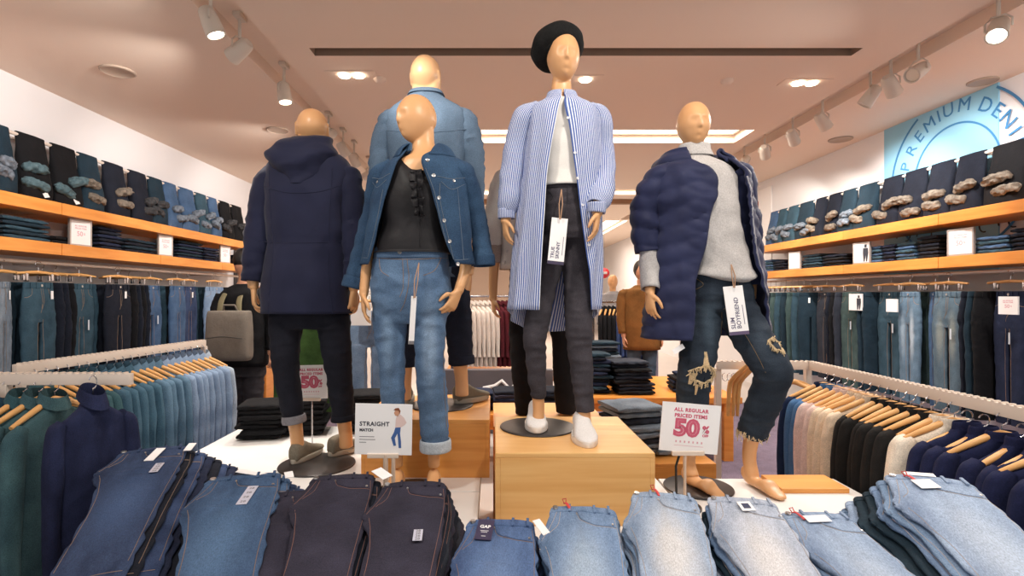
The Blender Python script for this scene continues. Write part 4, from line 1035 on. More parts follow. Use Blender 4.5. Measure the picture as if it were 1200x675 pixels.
# ---------------------------------------------------------------- shopper with a backpack (back turned) by the left wall
def shopper():
    f = Fig(4.45, True); x = lambda u: u
    root = empty('person', V(-2.1, 4.45, 0), 'shopper seen from behind in black jacket wearing a grey backpack', 'person')
    skin = plain('person skin', (208, 152, 122), .5)
    FLOOR = V0 + CZ / 4.45 * F
    mb = MB(); head_mb(mb, f.P(287, 312, 0), .076, .095, .115, PI, 0, 0, True)
    loft(mb, [f.ring(281, 293, 318, .055), f.ring(279, 296, 332, .06), f.ring(262, 312, 345, .09), f.ring(266, 308, 400, .09), f.ring(266, 308, 430, .09)], 24)
    for a in ([(262, 350, 0, 7), (256, 385, 0, 6), (253, 410, -.03, 4.5)], [(311, 350, 0, 7), (318, 385, 0, 6), (320, 415, -.03, 4.5)]): limb(mb, f.chain(a), f.fw)
    hand_mb(mb, f.P(253, 409, -.03), (-.05, 0, -1), (.8, .4, 0), (-.3, .9, 0), .9); hand_mb(mb, f.P(320, 414, -.03), (.05, 0, -1), (-.8, .4, 0), (.3, .9, 0), .9)
    for lg in ([(275, 425, 0, 11), (273, 475, 0, 8), (272, FLOOR - 8, 0, 6)], [(297, 425, 0, 11), (296, 475, 0, 8), (296, FLOOR - 8, 0, 6)]): limb(mb, f.chain(lg), f.fw)
    mesh_part('body', remesh(mb, .006, 3), skin, root)
    mb = MB(); R = f.P(287, 306, -.01); head_mb(mb, R, .086, .1, .11, PI, 0, 0); 
    part('hair', mb, plain('black hair', (22, 18, 17), .5, var=.3, scale=60), root)
    mk = cloth('black jacket cloth', (26, 26, 29), var=.25); mb = MB()
    loft(mb, [f.ring(278, 297, 333, .07), f.ring(264, 311, 341, .11), f.ring(259, 316, 352, .125), f.ring(262, 313, 390, .125), f.ring(262, 313, 428, .13)], 40, 7, caps=False, disp=wrinkle(.008, (7, 7, 9), 2))
    for a in ([(262, 346, 0, 7, 10), (257, 362, 0, 9), (255, 385, 0, 8), (254, 404, -.02, 6.5)], [(312, 346, 0, 7, 10), (318, 362, 0, 9), (320, 385, 0, 8), (320, 410, -.02, 6.5)]): limb(mb, f.chain(a), f.fw, 24, 7, caps=False, disp=wrinkle(.008, (9, 9, 18), a[0][0]))
    part('jacket', mb, mk, root, solid=.006)
    trousers(f, [f.ring(264, 310, 415, .1), f.ring(263, 311, 440, .11)], [[(276, 435, 0, 12), (274, 470, 0, 10.5), (272, FLOOR - 12, 0, 9)], [(298, 435, 0, 12), (297, 470, 0, 10.5), (296, FLOOR - 12, 0, 9)]], cloth('dark grey trouser cloth', (58, 56, 60), var=.2), root, 'trousers', voxel=.01)
    for u in (272, 296): shoe(root, f.P(u, FLOOR, -.06), f.P(u, FLOOR, .22), 0.0, cloth('black shoe', (30, 30, 30)), plain('dark sole', (50, 48, 46), .7))
    # backpack on the back: carried, a thing of its own
    bp = empty('backpack', f.P(284, 420, -.2), 'grey brown rectangular backpack worn on the shopper back', 'backpack')
    mg = cloth('taupe grey backpack canvas', (118, 110, 102), var=.1, fine=340); S = f.S
    mb = MB(); loft(mb, [f.ring(265, 306, 363, .03, -.235, 5), f.ring(263, 308, 366, .07, -.235, 5), f.ring(262, 309, 390, .085, -.24, 5), f.ring(262, 309, 412, .085, -.24, 5), f.ring(264, 307, 418, .06, -.235, 5)], 48, 6, disp=lambda p, s, t: .004 * nz(p, 10, 10, 10)); bd = part('pack_body', mb, mg, bp)
    b = bvh_of(bd); mb = MB(); seam(mb, b, [at(u, v, f.Y) for u, v in ((266, 393), (284, 391), (305, 393))], D1, .004); part('pocket_zip', mb, plain('dark zip', (60, 56, 52), .6), bd)
    for u, du in ((272, 2), (294, 6)):
        mb = MB(); limb(mb, [(f.P(u, 368, -.21), .022, .006), (f.P(u - du * .5, 352, -.16), .024, .006), (f.P(u - du, 341, -.04), .024, .006), (f.P(u - du, 345, .10), .024, .006)], f.fw, 12, 4); part('shoulder_strap', mb, plain('olive webbing', (112, 104, 78), .8), bp)
    mb = MB(); mb.tube([f.P(276, 364, -.2), f.P(278, 357, -.22), f.P(290, 357, -.22), f.P(292, 364, -.2)], .008, 8); part('top_handle', mb, mg, bp)
shopper()
# ================================================================== denim colours
DN = {}
def denim(k, c, c2=None, **kw):
    g = lambda q: None if q is None else tuple(int(.86 * x + .14 * (.3 * q[0] + .59 * q[1] + .11 * q[2])) for x in q)
    c, c2 = g(c), g(c2)
    DN[k] = cloth('denim ' + k, c, c2, **dict(dict(var=.22, scale=7, fine=330, fineamt=.3, bump=.3), **kw))
denim('teal', (46, 74, 92), (58, 88, 106)); denim('deepteal', (30, 50, 64)); denim('ink', (27, 31, 44)); denim('black', (24, 24, 28))
denim('navy', (34, 42, 68)); denim('mid', (62, 92, 132), (76, 106, 146)); denim('light', (112, 142, 180), (132, 160, 194)); denim('greyblue', (110, 124, 140), (130, 142, 154))
denim('charcoal', (48, 52, 64)); denim('green', (58, 82, 84), (72, 96, 96)); denim('indigo', (44, 60, 96), (60, 80, 120)); denim('plum', (50, 47, 62), (58, 55, 72))
denim('washed', (92, 118, 142), None, fades=[((.07, -.03, -.38), (.05, .2, .3), (178, 192, 204), .8), ((-.07, -.03, -.38), (.05, .2, .3), (160, 178, 194), .6)])
denim('dirty', (80, 102, 118), None, fades=[((.07, -.03, -.36), (.06, .2, .28), (140, 146, 140), .7), ((-.07, -.03, -.36), (.06, .2, .28), (140, 146, 140), .7)])

# ------------------------------------------------------------------ trousers on clip hangers
def hang_jeans(seed, w=.30, L=.98, gap=.012):
    """pair of jeans hung flat by the waistband; front is -y"""
    mb = MB(); h = w / 2; wr = wrinkle(.006, (9, 9, 14), seed, .003); z0 = -.045
    d = lambda p, s, t: wr(p)
    ring = lambda z, cx, hw, hd, p=2.6: key(V(cx, 0, z), V(hw, 0, 0), V(0, -hd, 0), p)
    loft(mb, [ring(0, 0, h * .96, .012), ring(z0, 0, h, .017), ring(-.13, 0, h * 1.1, .026), ring(-.22, 0, h * 1.16, .028), ring(-.29, 0, h * 1.1, .02)], 40, 5, caps=True, disp=d)
    for s in (-1, 1):
        limb(mb, [(V(s * h * .54, 0, -.2), h * .56, .026), (V(s * (h * .56 + gap), 0, -.32), h * .54, .027), (V(s * (h * .53 + gap), 0, -.52), h * .51, .024), (V(s * (h * .51 + gap), 0, -.75), h * .48, .02), (V(s * (h * .51 + gap), 0, -L), h * .48, .016)], (0, -1, 0), 26, 8, 2.6, d)
    me = mb.mesh('jeans'); b = BVHTree.FromPolygons([v.co for v in me.vertices], [tuple(p.vertices) for p in me.polygons])
    wb = MB(); loft(wb, [ring(.003, 0, h * .95, .014), ring(.001, 0, h * .985, .0185), ring(-.036, 0, h * 1.02, .0205), ring(-.041, 0, h * 1.01, .017)], 40, 3, caps=False)
    for x in (-.7, -.3, .3, .7): wb.box((x * h, -.021, -.02), (.008, .006, .045), .002)
    st = MB()
    for pts in ([(0, -.04), (.004, -.16), (-.012, -.22)], [(.02, -.042), (.022, -.14), (.004, -.19)], [(-h * .55, -.042), (-h * .62, -.085), (-h * .85, -.105), (-h * 1.02, -.108)], [(h * .55, -.042), (h * .62, -.085), (h * .85, -.105), (h * 1.02, -.108)], [(-.02, -.27), (-.03, -.5), (-.025, -.9)], [(.02, -.27), (.03, -.5), (.025, -.9)]):
        seam(st, b, [V(x, 0, z) for x, z in pts], D1, .0016, 4, 5)
    bt = MB(); bt.lathe([(.0005, .002), (.006, .003), (.009, .003), (.010, 0), (.0005, 0)], (.006, -.0225, -.02), 10, Matrix.Rotation(PI / 2, 3, 'X'))
    return me, wb.mesh('waistband'), st.mesh('stitching'), bt.mesh('button')
JM = [hang_jeans(3, gap=.004), hang_jeans(17, gap=.012), hang_jeans(29, gap=.001)]
def clip_hanger_meshes():
    bar = MB(); bar.tube([V(-.18, 0, .036), V(-.09, 0, .043), V(0, 0, .048), V(.09, 0, .043), V(.18, 0, .036)], [.008, .011, .013, .011, .008], 8)
    hk = MB(); pts = [V(0, 0, .055), V(0, 0, .085)]
    for k in range(10):
        a = -PI / 2 + k / 9 * PI * 1.35; pts.append(V(.0, 0, 0) + V(.022 * math.cos(a) , 0, .107 + .022 * math.sin(a)))
    hk.tube(pts, .0025, 6)
    cl = MB()
    cl.box((0, -.012, .012), (.022, .006, .05), .002); cl.box((0, .012, .012), (.022, .006, .05), .002); cl.tube([V(0, 0, .02), V(0, 0, .045)], .004, 6)
    return bar.mesh('bar'), hk.mesh('hook'), cl.mesh('clip')
M_HANG = wood('hanger beech', (216, 160, 96), (230, 180, 118), (3, 20, 20), .4)
CH = clip_hanger_meshes()
for m_, mm in zip(CH, (M_HANG, M_CHROME, M_CHROME)): m_.materials.append(mm)
for j in JM:
    j[0].materials.append(DN['teal']); j[1].materials.append(DN['teal']); j[2].materials.append(M_STITCH); j[3].materials.append(M_BTN)
def put_clip_hanger(loc, rz, label, group):
    o = link('clip_hanger', CH[0]); o.location = loc; o.rotation_euler = (0, 0, rz); tag(o, label, 'hanger', group)
    h = link('hook', CH[1], o); h.rotation_euler = (0, 0, PI / 2)
    for s in (-.11, .11): c = link('clip', CH[2], o); c.location = (s, 0, 0)
    return o
TAGM = MB(); card(TAGM, facing((0, 0, 0)), .026, .062, .0015); TAGM = TAGM.mesh('tag', [M_CARDW])
STK = MB(); card(STK, facing((0, 0, 0)), .018, .085, .001); STK = STK.mesh('size_strip', [plain('clear size strip', (196, 204, 214), .3)])
def put_jeans(loc, rz, col, label, group, k=0, w=1.0, detail=True, tagx=None, strip=None, cat='jeans', L=1.0):
    v = JM[k % 3]; o = link('hanging_jeans', v[0]); o.location = loc; o.rotation_euler = (0, 0, rz); o.scale = (w, 1, L); tag(o, label, cat, group)
    recolour(o, DN[col]); wb = link('waistband', v[1], o); recolour(wb, DN[col])
    if detail:
        link('stitching', v[2], o); link('button', v[3], o)
    if tagx is not None: t = link('price_tag', TAGM, o); t.location = (tagx, -.032, -.09); t['label'] = 'white price tag'
    if strip is not None: t = link('size_strip', STK, o); t.location = (strip, -.046, -.34)
    return o

RX, RZJ = -3.42, 1.64       # left rail
HZ = .125                   # hanger bar origin below the rail
def yl(u, X=3.42): return F * X / (U0 - u)
def yr(u, X=3.80): return F * X / (u - U0)
L_FACE = [(-8, 12, 'greyblue', 'pale grey-blue jeans facing out at the left edge of the left wall rail', .07), (13, 53, 'teal', 'teal-blue jeans facing out beside the pale pair on the left wall rail', .10),
          (75, 109, 'teal', 'blue jeans facing out between two dark groups, third on left rail', None), (112, 144, 'ink', 'near-black jeans with white tag facing out on the left wall rail', .06),
          (164, 188, 'mid', 'dark blue jeans facing out, fifth along the left wall rail', None), (190, 209, 'mid', 'blue jeans facing out, sixth along the left wall rail', None),
          (211, 230, 'indigo', 'indigo jeans with white tag facing out near the shopper', .03), (232, 256, 'light', 'lightest blue jeans facing out beside the shopper with the backpack', None)]
prev = None
for k, (u0, u1, c, lb, tg) in enumerate(L_FACE):
    y0, y1 = yl(u0), yl(u1); yc = (y0 + y1) / 2; w = (y1 - y0) / .34
    z = RZJ - HZ
    put_jeans((RX + .07 * (k % 2), yc, z - .03), PI / 2, c, lb, 'jeans facing out on the left wall rail', k, w, True, tg, .05 if k in (2, 4) else None)
    put_clip_hanger((RX + .07 * (k % 2), yc, z), PI / 2, 'beech clip hanger holding the ' + lb.split(' facing')[0] + ' on the left wall', 'clip hangers on the left wall rail')
    if prev and y0 - prev > .05:
        n = max(2, int((y0 - prev - .02) / .05))
        for q in range(n):
            yy = prev + .03 + (y0 - prev - .06) * (q / max(1, n - 1))
            gl = 'dark jeans hung edge-on between the facing pairs left of ' + lb.split(' facing')[0]
            put_jeans((RX - .05, yy, z - .03), .12, random.choice(['deepteal', 'ink', 'black', 'deepteal']), gl, gl, q, .95, False)
            if q % 2 == 0: put_clip_hanger((RX - .05, yy, z), .12, 'beech clip hanger seen end-on left of ' + lb.split(' facing')[0], 'end-on clip hangers left of ' + lb.split(' facing')[0])
    prev = y1
for q in range(8):
    yy = prev + .04 + q * .09
    gl = 'dark jeans at the far end of the left rail behind the parka mannequin'
    put_jeans((RX - .05, yy, RZJ - HZ - .03), .12, random.choice(['deepteal', 'ink', 'mid']), gl, gl, q, .95, False)
RXR, RZR = 3.80, 1.575
R_FACE = [(1166, 1204, 'navy', 'dark navy jeans facing out at the right edge under a rose 50% card', None, .05), (1104, 1141, 'dirty', 'faded blue jeans with big pocket facing out on the right wall rail', None, .08), (1090, 1103, 'mid', 'narrow blue jeans squeezed between two faded pairs on the right rail', None, None), (1063, 1089, 'washed', 'palest washed jeans facing out on the right wall rail', None, None),
          (1030, 1060, 'teal', 'teal jeans facing out under a small square white card on right rail', None, .08), (994, 1019, 'green', 'dark green-blue jeans under the card with a figure on right rail', None, .05), (958, 980, 'charcoal', 'charcoal jeans facing out left of the figure card on the right rail', None, None)]
prev = None
for k, (u0, u1, c, lb, tg, st) in enumerate(R_FACE):
    y1, y0 = yr(u0), yr(u1); yc = (y0 + y1) / 2; w = (y1 - y0) / .34; z = RZR - HZ
    put_jeans((RXR - .07 * (k % 2), yc, z - .03), -PI / 2, c, lb, 'jeans facing out on the right wall rail', k, w, True, tg, st)
    put_clip_hanger((RXR - .07 * (k % 2), yc, z), -PI / 2 + (.25 if k in (4, 6) else 0), 'beech clip hanger holding the ' + lb.split(' facing')[0].split(' under')[0].split(' squeezed')[0] + ' on the right wall', 'clip hangers on the right wall rail')
    if prev and y0 - prev > .05:
        n = max(2, int((y0 - prev - .02) / .05)); gl = 'dark jeans hung edge-on just right of ' + lb.split(' facing')[0].split(' under')[0].split(' squeezed')[0]
        for q in range(n):
            yy = prev + .03 + (y0 - prev - .06) * (q / max(1, n - 1))
            put_jeans((RXR + .03, yy, z - .03), -.12, random.choice(['deepteal', 'ink', 'black', 'charcoal']), gl, gl, q, .95, False)
    prev = y1
for q, u in enumerate((952, 944, 937, 930, 923, 917, 911, 905, 899, 894, 889)):
    yy = yr(u); gl = 'dark teal jeans hung edge-on at the far end of the right wall rail'
    put_jeans((RXR - .02, yy, RZR - HZ - .03), -.5, ('deepteal', 'teal', 'green')[q % 3], gl, gl, q, .8, False, -.02 if q % 3 == 0 else None)
    put_clip_hanger((RXR - .02, yy, RZR - HZ), -.5, 'beech clip hanger at the far end of the right wall rail', 'far clip hangers on the right wall rail')

for q in range(46):     # the crowded row behind the facing pairs
    yy = 3.05 + q * .088
    gl = 'dark jeans crowded edge-on behind the facing pairs on the left wall rail'
    put_jeans((RX - .14, yy, RZJ - HZ - .03), .5, random.choice(['deepteal', 'ink', 'black', 'teal']), gl, gl, q, .8, False)
for q in range(40):
    yy = 3.45 + q * .09
    gl = 'dark jeans crowded edge-on behind the facing pairs on the right wall rail'
    put_jeans((RXR + .13, yy, RZR - HZ - .03), -.5, random.choice(['deepteal', 'ink', 'black', 'green']), gl, gl, q, .7, False)
# ------------------------------------------------------------------ draped pairs with knotted legs over the top rails
def drape_meshes(seed):
    d = wrinkle(.009, (10, 10, 5), seed, .003)
    ring = lambda z, hw, hd, y, p=2.8, x=0: key(V(x, y, z), V(hw, 0, 0), V(0, -hd, 0), p)
    mb = MB(); loft(mb, [ring(.022, .115, .006, 0), ring(.014, .118, .022, 0), ring(-.10, .122, .03, -.01), ring(-.24, .130, .05, -.025), ring(-.38, .135, .065, -.035), ring(-.475, .13, .06, -.035), ring(-.488, .11, .04, -.03)], 40, 6, disp=lambda p, s, t: d(p))
    out = [mb.mesh('drape')]
    for q, (z, tilt) in enumerate(((-.26, .25), (-.355, -.12))):
        kb = MB(); w2 = wrinkle(.014, (18, 18, 30), seed + q * 9, .006)
        limb(kb, [(V(-.085, -.07, z - tilt * .05), .008, .01), (V(-.07, -.085, z - tilt * .04), .034, .03), (V(-.02, -.10, z), .036, .036), (V(.04, -.10, z + tilt * .03), .034, .034), (V(.085, -.085, z + tilt * .05), .03, .028), (V(.10, -.07, z + tilt * .06), .006, .008)], (0, -1, 0), 22, 6, 2, lambda p, s, t: w2(p))
        out.append(kb.mesh('rolled_leg'))
    return out
DM = [drape_meshes(2), drape_meshes(13), drape_meshes(31)]
for t in DM:
    for m_ in t: m_.materials.append(DN['ink'])
M_CUFFS = {'taupe': cloth('taupe denim reverse', (96, 88, 80), (136, 126, 114), var=.3, scale=30), 'teal': cloth('teal denim reverse', (72, 98, 108), (98, 122, 130), var=.3, scale=30), 'grey': cloth('blue grey denim reverse', (92, 104, 118), (130, 140, 152), var=.3, scale=30), 'dark': cloth('dark denim reverse', (54, 56, 60), (76, 76, 78), var=.3, scale=30)}
TAG2 = MB(); card(TAG2, facing((.02, -.10, -.42), (0, -1, .3), roll=.3), .05, .07, .0015); TAG2 = TAG2.mesh('tag', [M_CARDW])
def put_drape(loc, rz, w, col, cuff, label, group, k, tg=False):
    v = DM[k % 3]; o = link('draped_jeans', v[0]); o.location = loc; o.rotation_euler = (0, 0, rz); o.scale = (w / .25, 1, 1); tag(o, label, 'jeans', group); recolour(o, DN[col])
    for m_ in v[1:]: r = link('rolled_leg', m_, o); recolour(r, M_CUFFS[cuff]); r['label'] = '%s turned-out rolled leg' % cuff; r.rotation_euler = (0, random.uniform(-.30, .30), random.uniform(-.15, .15)); r.location = (random.uniform(-.012, .022), random.uniform(-.008, .008), random.uniform(-.02, .02))
    if tg: t = link('price_tag', TAG2, o); t['label'] = 'white price tag'
ordn = ['first', 'second', 'third', 'fourth', 'fifth', 'sixth', 'seventh', 'eighth', 'ninth', 'tenth', 'eleventh', 'twelfth', 'thirteenth']
for k, (u0, u1, c, cf) in enumerate(((-8, 15, 'deepteal', 'grey'), (21, 57, 'black', 'teal'), (61, 92, 'black', 'teal'), (93, 118, 'deepteal', 'taupe'), (122, 148, 'ink', 'taupe'), (152, 174, 'ink', 'dark'), (175, 193, 'deepteal', 'dark'), (193, 209, 'mid', 'grey'), (211, 229, 'mid', 'grey'), (230, 244, 'teal', 'grey'), (245, 256, 'mid', 'grey'), (258, 271, 'black', 'dark'), (272, 285, 'black', 'dark'))):
    y0, y1 = yl(u0, 3.57), yl(u1, 3.57)
    put_drape((-3.60, (y0 + y1) / 2, 2.61), PI / 2, (y1 - y0) * .95, c, cf, '%s jeans with %s rolled legs over the upper left rail, %s from camera' % ({'black': 'black', 'ink': 'near-black', 'deepteal': 'dark teal', 'mid': 'blue', 'teal': 'teal'}[c], cf, ordn[k]), 'knotted jeans over the upper left rail', k, k in (1, 2))
for k, (u0, u1, c, cf) in enumerate(((1158, 1204, 'black', 'taupe'), (1119, 1154, 'ink', 'taupe'), (1087, 1118, 'ink', 'taupe'), (1057, 1086, 'ink', 'taupe'), (1032, 1057, 'ink', 'taupe'), (1004, 1028, 'deepteal', 'taupe'), (985, 1003, 'deepteal', 'grey'), (969, 985, 'ink', 'taupe'), (954, 968, 'ink', 'taupe'), (935, 953, 'deepteal', 'grey'), (922, 935, 'teal', 'grey'), (911, 921, 'teal', 'grey'), (901, 911, 'mid', 'grey'))):
    y1, y0 = yr(u0, 3.90), yr(u1, 3.90)
    put_drape((3.93, (y0 + y1) / 2, 2.53), -PI / 2, (y1 - y0) * .95, c, cf, '%s jeans with %s rolled legs over the upper right rail, %s from camera' % ({'black': 'black', 'ink': 'near-black', 'deepteal': 'dark teal', 'mid': 'blue', 'teal': 'teal'}[c], cf, ordn[k]), 'knotted jeans over the upper right rail', k)

# ------------------------------------------------------------------ folded pairs
def fold_mesh(seed, w=.30, d=.26, h=.034):
    mb = MB(); wr = wrinkle(.006, (12, 12, 30), seed, .004); ks = []
    n = 7
    for k in range(n):
        t = k / (n - 1); x = -w / 2 + w * t; e = 1 if 0 < k < n - 1 else .6
        ks.append(key(V(x, .004 * nz(V(x, seed, 0), 7, 1, 1), h / 2), V(0, d / 2 * (.985 if k in (0, n - 1) else 1), 0), V(0, 0, h / 2 * e), 5))
    loft(mb, ks, 36, 5, disp=lambda p, s, t: wr(p)); return mb.mesh('folded', [DN['ink']])
FM = [fold_mesh(s) for s in (1, 5, 9, 14)]
def stack(c, n, rz, w, cols, label, group, h=.033, jit=.008, cat='jeans', d=1.0, name='folded_jeans', hs=1.0):
    x, y, z = c
    for k in range(n):
        o = link(name, FM[random.randrange(4)]); o.location = (x + random.uniform(-jit, jit), y + random.uniform(-jit, jit), z + k * h * hs)
        o.rotation_euler = (0, 0, rz + random.uniform(-.07, .07) + (PI if random.random() < .5 else 0)); o.scale = (w / .30, d, hs)
        tag(o, label, cat, group); recolour(o, DN[cols[k % len(cols)]])
for (u0, u1, n, cols, where) in ((-6, 52, 5, ['teal', 'deepteal'], 'nearest the camera on the lower left shelf'), (56, 80, 2, ['black'], 'left of the first white card on the left shelf'), (109, 137, 6, ['ink', 'navy'], 'right of the first white card on the left shelf'), (139, 179, 4, ['ink', 'deepteal'], 'low and wide, midway along the lower left shelf'), (204, 233, 6, ['navy', 'deepteal'], 'right of the second white card on the left shelf'), (235, 253, 5, ['navy', 'ink'], 'left of the third white card on the left shelf'), (271, 288, 4, ['ink'], 'at the far end of the lower left shelf')):
    y0, y1 = yl(u0, 3.44), yl(u1, 3.44); lb = 'folded dark jeans in the stack ' + where
    stack((-3.52, (y0 + y1) / 2, 1.792), n, PI / 2, (y1 - y0) * .96, cols, lb, lb)
for (u0, u1, n, cols, where) in ((885, 897, 4, ['teal'], 'at the far end of the lower right shelf'), (898, 909, 5, ['mid', 'teal'], 'second from the far end of the right shelf'), (911, 924, 4, ['ink'], 'just left of the far white card, right shelf'), (946, 967, 5, ['deepteal', 'teal'], 'just right of the far white card, right shelf'), (970, 997, 4, ['black', 'ink'], 'left of the card with a figure, right shelf'), (1021, 1040, 5, ['mid', 'teal'], 'just right of the card with a figure, right shelf'), (1041, 1056, 5, ['navy', 'ink'], 'dark, midway along the lower right shelf'), (1057, 1080, 5, ['teal', 'mid'], 'blue, midway along the lower right shelf'), (1082, 1108, 6, ['black', 'ink'], 'left of the large framed card, right shelf'), (1150, 1191, 4, ['teal', 'mid'], 'right of the large framed card, right shelf'), (1194, 1230, 5, ['ink'], 'at the right frame edge, right shelf')):
    y1, y0 = yr(u0, 3.79), yr(u1, 3.79); lb = 'folded jeans in the stack ' + where
    stack((3.86, (y0 + y1) / 2, 1.707), n, PI / 2, (y1 - y0) * .96, cols, lb, lb)

# cards on the shelves ------------------------------------------------
def fifty(M, s, mb=None, m=None):
    text_mb('50', s, M @ Matrix.Translation((-.16 * s, 0, .0022)), .0004, .012 * s, mb=mb); text_mb('%', s * .42, M @ Matrix.Translation((.62 * s, .02 * s, .0022)), .0004, .006 * s, mb=mb)
def shelf_card(c, nrm, w, h, label, text=True, frame=True, figure=False, group='white cards on the wall shelves'):
    e = empty('shelf_card', (c[0], c[1], c[2] - h / 2), label, 'sign', group); M = facing(c, nrm, (0, 0, 1))
    mb = MB(); card(mb, M, w, h, .012); part('card', mb, M_CARDW, e, False)
    if frame:
        mb = MB()
        for (x, y, a, b_) in ((0, h / 2, w + .012, .012), (0, -h / 2, w + .012, .012), (-w / 2, 0, .012, h), (w / 2, 0, .012, h)): card(mb, M @ Matrix.Translation((x, y, 0)), a, b_, .018)
        part('frame', mb, plain('brushed silver frame', (188, 180, 176), .35, .5), e, False)
    if text:
        mb = MB(); Mt = M @ Matrix.Translation((0, 0, .006))
        text_mb('ALL REGULAR', h * .085, Mt @ Matrix.Translation((0, h * .27, .0005)), .0003, .0003, mb=mb); text_mb('PRICED ITEMS', h * .085, Mt @ Matrix.Translation((0, h * .17, .0005)), .0003, .0003, mb=mb)
        fifty(Mt @ Matrix.Translation((0, -h * .05, -.002)), h * .27, mb); part('lettering', mb, M_PINKL, e, False)
    if figure:
        mb = MB(); Mf = M @ Matrix.Translation((w * .26, -h * .02, .0065))
        for pts in ([(-.03, .05), (.03, .05), (.034, .0), (.02, -.085), (.006, -.085), (.002, -.02), (-.010, -.085), (-.024, -.085), (-.032, .0)], [(-.014, .055), (.014, .055), (.014, .085), (-.014, .085)]):
            mb.prism([Mf @ V(x * h / .2, y * h / .2, 0) for x, y in pts], Mf.to_3x3() @ V(0, 0, .001))
        part('figure_print', mb, M_INK, e, False)
def lc(u, v, X, F_=yl): return (X, F_(u, abs(X)), CZ - (v - V0) / F * F_(u, abs(X)))
for (u, lb) in ((94, 'largest framed white card on the left shelf, nearest camera'), (193.5, 'middle framed white card on the lower left shelf'), (263.5, 'smallest far framed white card on the lower left shelf')):
    y = yl(u, 3.36); shelf_card((-3.36, y, 1.795 + .105), (1, -.12, 0), .19, .20, lb)
for (u, lb, fg) in ((931.5, 'far plain white card on the lower right shelf', False), (1010, 'white card with a dark figure on the lower right shelf', True), (1126, 'large framed white 50% card on the lower right shelf', False)):
    y = yr(u, 3.70); shelf_card((3.70, y, 1.71 + .105), (-1, -.12, 0), .20, .20, lb, not fg, True, fg)
for (u, v, w, lb, fg) in ((1003, 354, .17, 'white card with a dark figure hanging in front of the green-blue jeans', True), (1045.5, 358, .12, 'small blank white card hanging in front of teal jeans', False), (1182, 358, .13, 'small rose 50% card hanging in front of navy jeans', None)):
    c = lc(u, v, 3.66, yr); shelf_card(c, (-1, -.1, 0), w, w * .98, lb, fg is None, False, bool(fg), 'cards hanging from the right wall rail')

# ------------------------------------------------------------------ garments on the floor racks
def garment_meshes(seed, knit=False):
    wr = wrinkle(.009, (16, 16, 3), seed, .004); d = lambda p, s, t: wr(p) * min(1, s * 3)
    ring = lambda z, hw, hd, p=2.3: key(V(0, 0, z), V(hw, 0, 0), V(0, -hd, 0), p)
    mb = MB(); loft(mb, [ring(.004, .055, .035), ring(-.02, .085, .034), ring(-.055, .165, .032), ring(-.085, .208, .030), ring(-.15, .21, .034), ring(-.35, .205, .036), ring(-.55, .21, .036), ring(-.72, .215, .034)], 44, 6, caps=True, disp=d)
    out = [mb.mesh('garment')]
    for s in (-1, 1):
        mb = MB(); limb(mb, [(V(s * .17, 0, -.06), .02, .025), (V(s * .205, -.004, -.10), .045, .034), (V(s * .226, -.010, -.25), .045, .034), (V(s * .235, -.014, -.42), .04, .032), (V(s * .235, -.016, -.60), .036, .028)], (0, -1, 0), 20, 7, 2.2, lambda p, ss, t: wr(p) * .8); out.append(mb.mesh('sleeve'))
    mb = MB(); rc = lambda z, hw, hd, tl=0: key(V(0, 0, z), V(hw, 0, 0), V(0, -hd, -tl), 2)
    if knit: loft(mb, [rc(-.006, .062, .04), rc(.022, .058, .038), rc(.03, .052, .034), rc(.018, .048, .03)], 28, 3, caps=False)
    else: loft(mb, [rc(.0, .06, .040, .02), rc(.04, .058, .038, .02), rc(.046, .060, .042, .02), rc(.012, .074, .056, .03), rc(.006, .076, .058, .03)], 28, 3, caps=False)
    out.append(mb.mesh('collar'))
    for m_ in out: m_.materials.append(DN['teal'])
    return out
GM = [garment_meshes(4), garment_meshes(19), garment_meshes(27)]; KM = [garment_meshes(6, True), garment_meshes(15, True)]
CHN = MB(); CHN.tube([V(-.2, 0, -.062), V(-.13, 0, -.030), V(-.05, 0, .004), V(0, 0, .016), V(.05, 0, .004), V(.13, 0, -.030), V(.2, 0, -.062)], [.009, .012, .014, .015, .014, .012, .009], 10); CHN = CHN.mesh('arms', [M_HANG])
CHK = MB(); _p = [V(0, 0, .02), V(0, 0, .048)] + [V(.024 * math.cos(-PI / 2 + k / 9 * PI * 1.35), 0, .072 + .024 * math.sin(-PI / 2 + k / 9 * PI * 1.35)) for k in range(10)]
CHK.tube(_p, .0026, 6); CHK = CHK.mesh('hook', [M_CHROME])
def put_garment(loc, rz, m, label, group, k=0, knit=False, hang=None, drop=.0, cat='shirt', name=None, sc=(1, 1, 1), hz=0.0):
    """loc: where the hook meets the rail"""
    v = (KM if knit else GM)[k % (2 if knit else 3)]; x, y, z = loc
    o = link(name or ('knit_sweater' if knit else 'denim_shirt'), v[0]); o.location = (x, y, z - .098 - drop); o.rotation_euler = (0, 0, rz); o.scale = sc; tag(o, label, cat, group); recolour(o, m)
    for nm, me in zip(('sleeve', 'sleeve', 'collar'), v[1:]): c = link(nm, me, o); recolour(c, m)
    if hang:
        h = link('coat_hanger', CHN); h.location = (x, y, z - .091 - hz); h.rotation_euler = (0, 0, rz + random.uniform(-.09, .09)); tag(h, hang[0], 'hanger', hang[1]); link('hook', CHK, h).rotation_euler = (0, 0, PI / 2 if knit is None else 0)
    return o
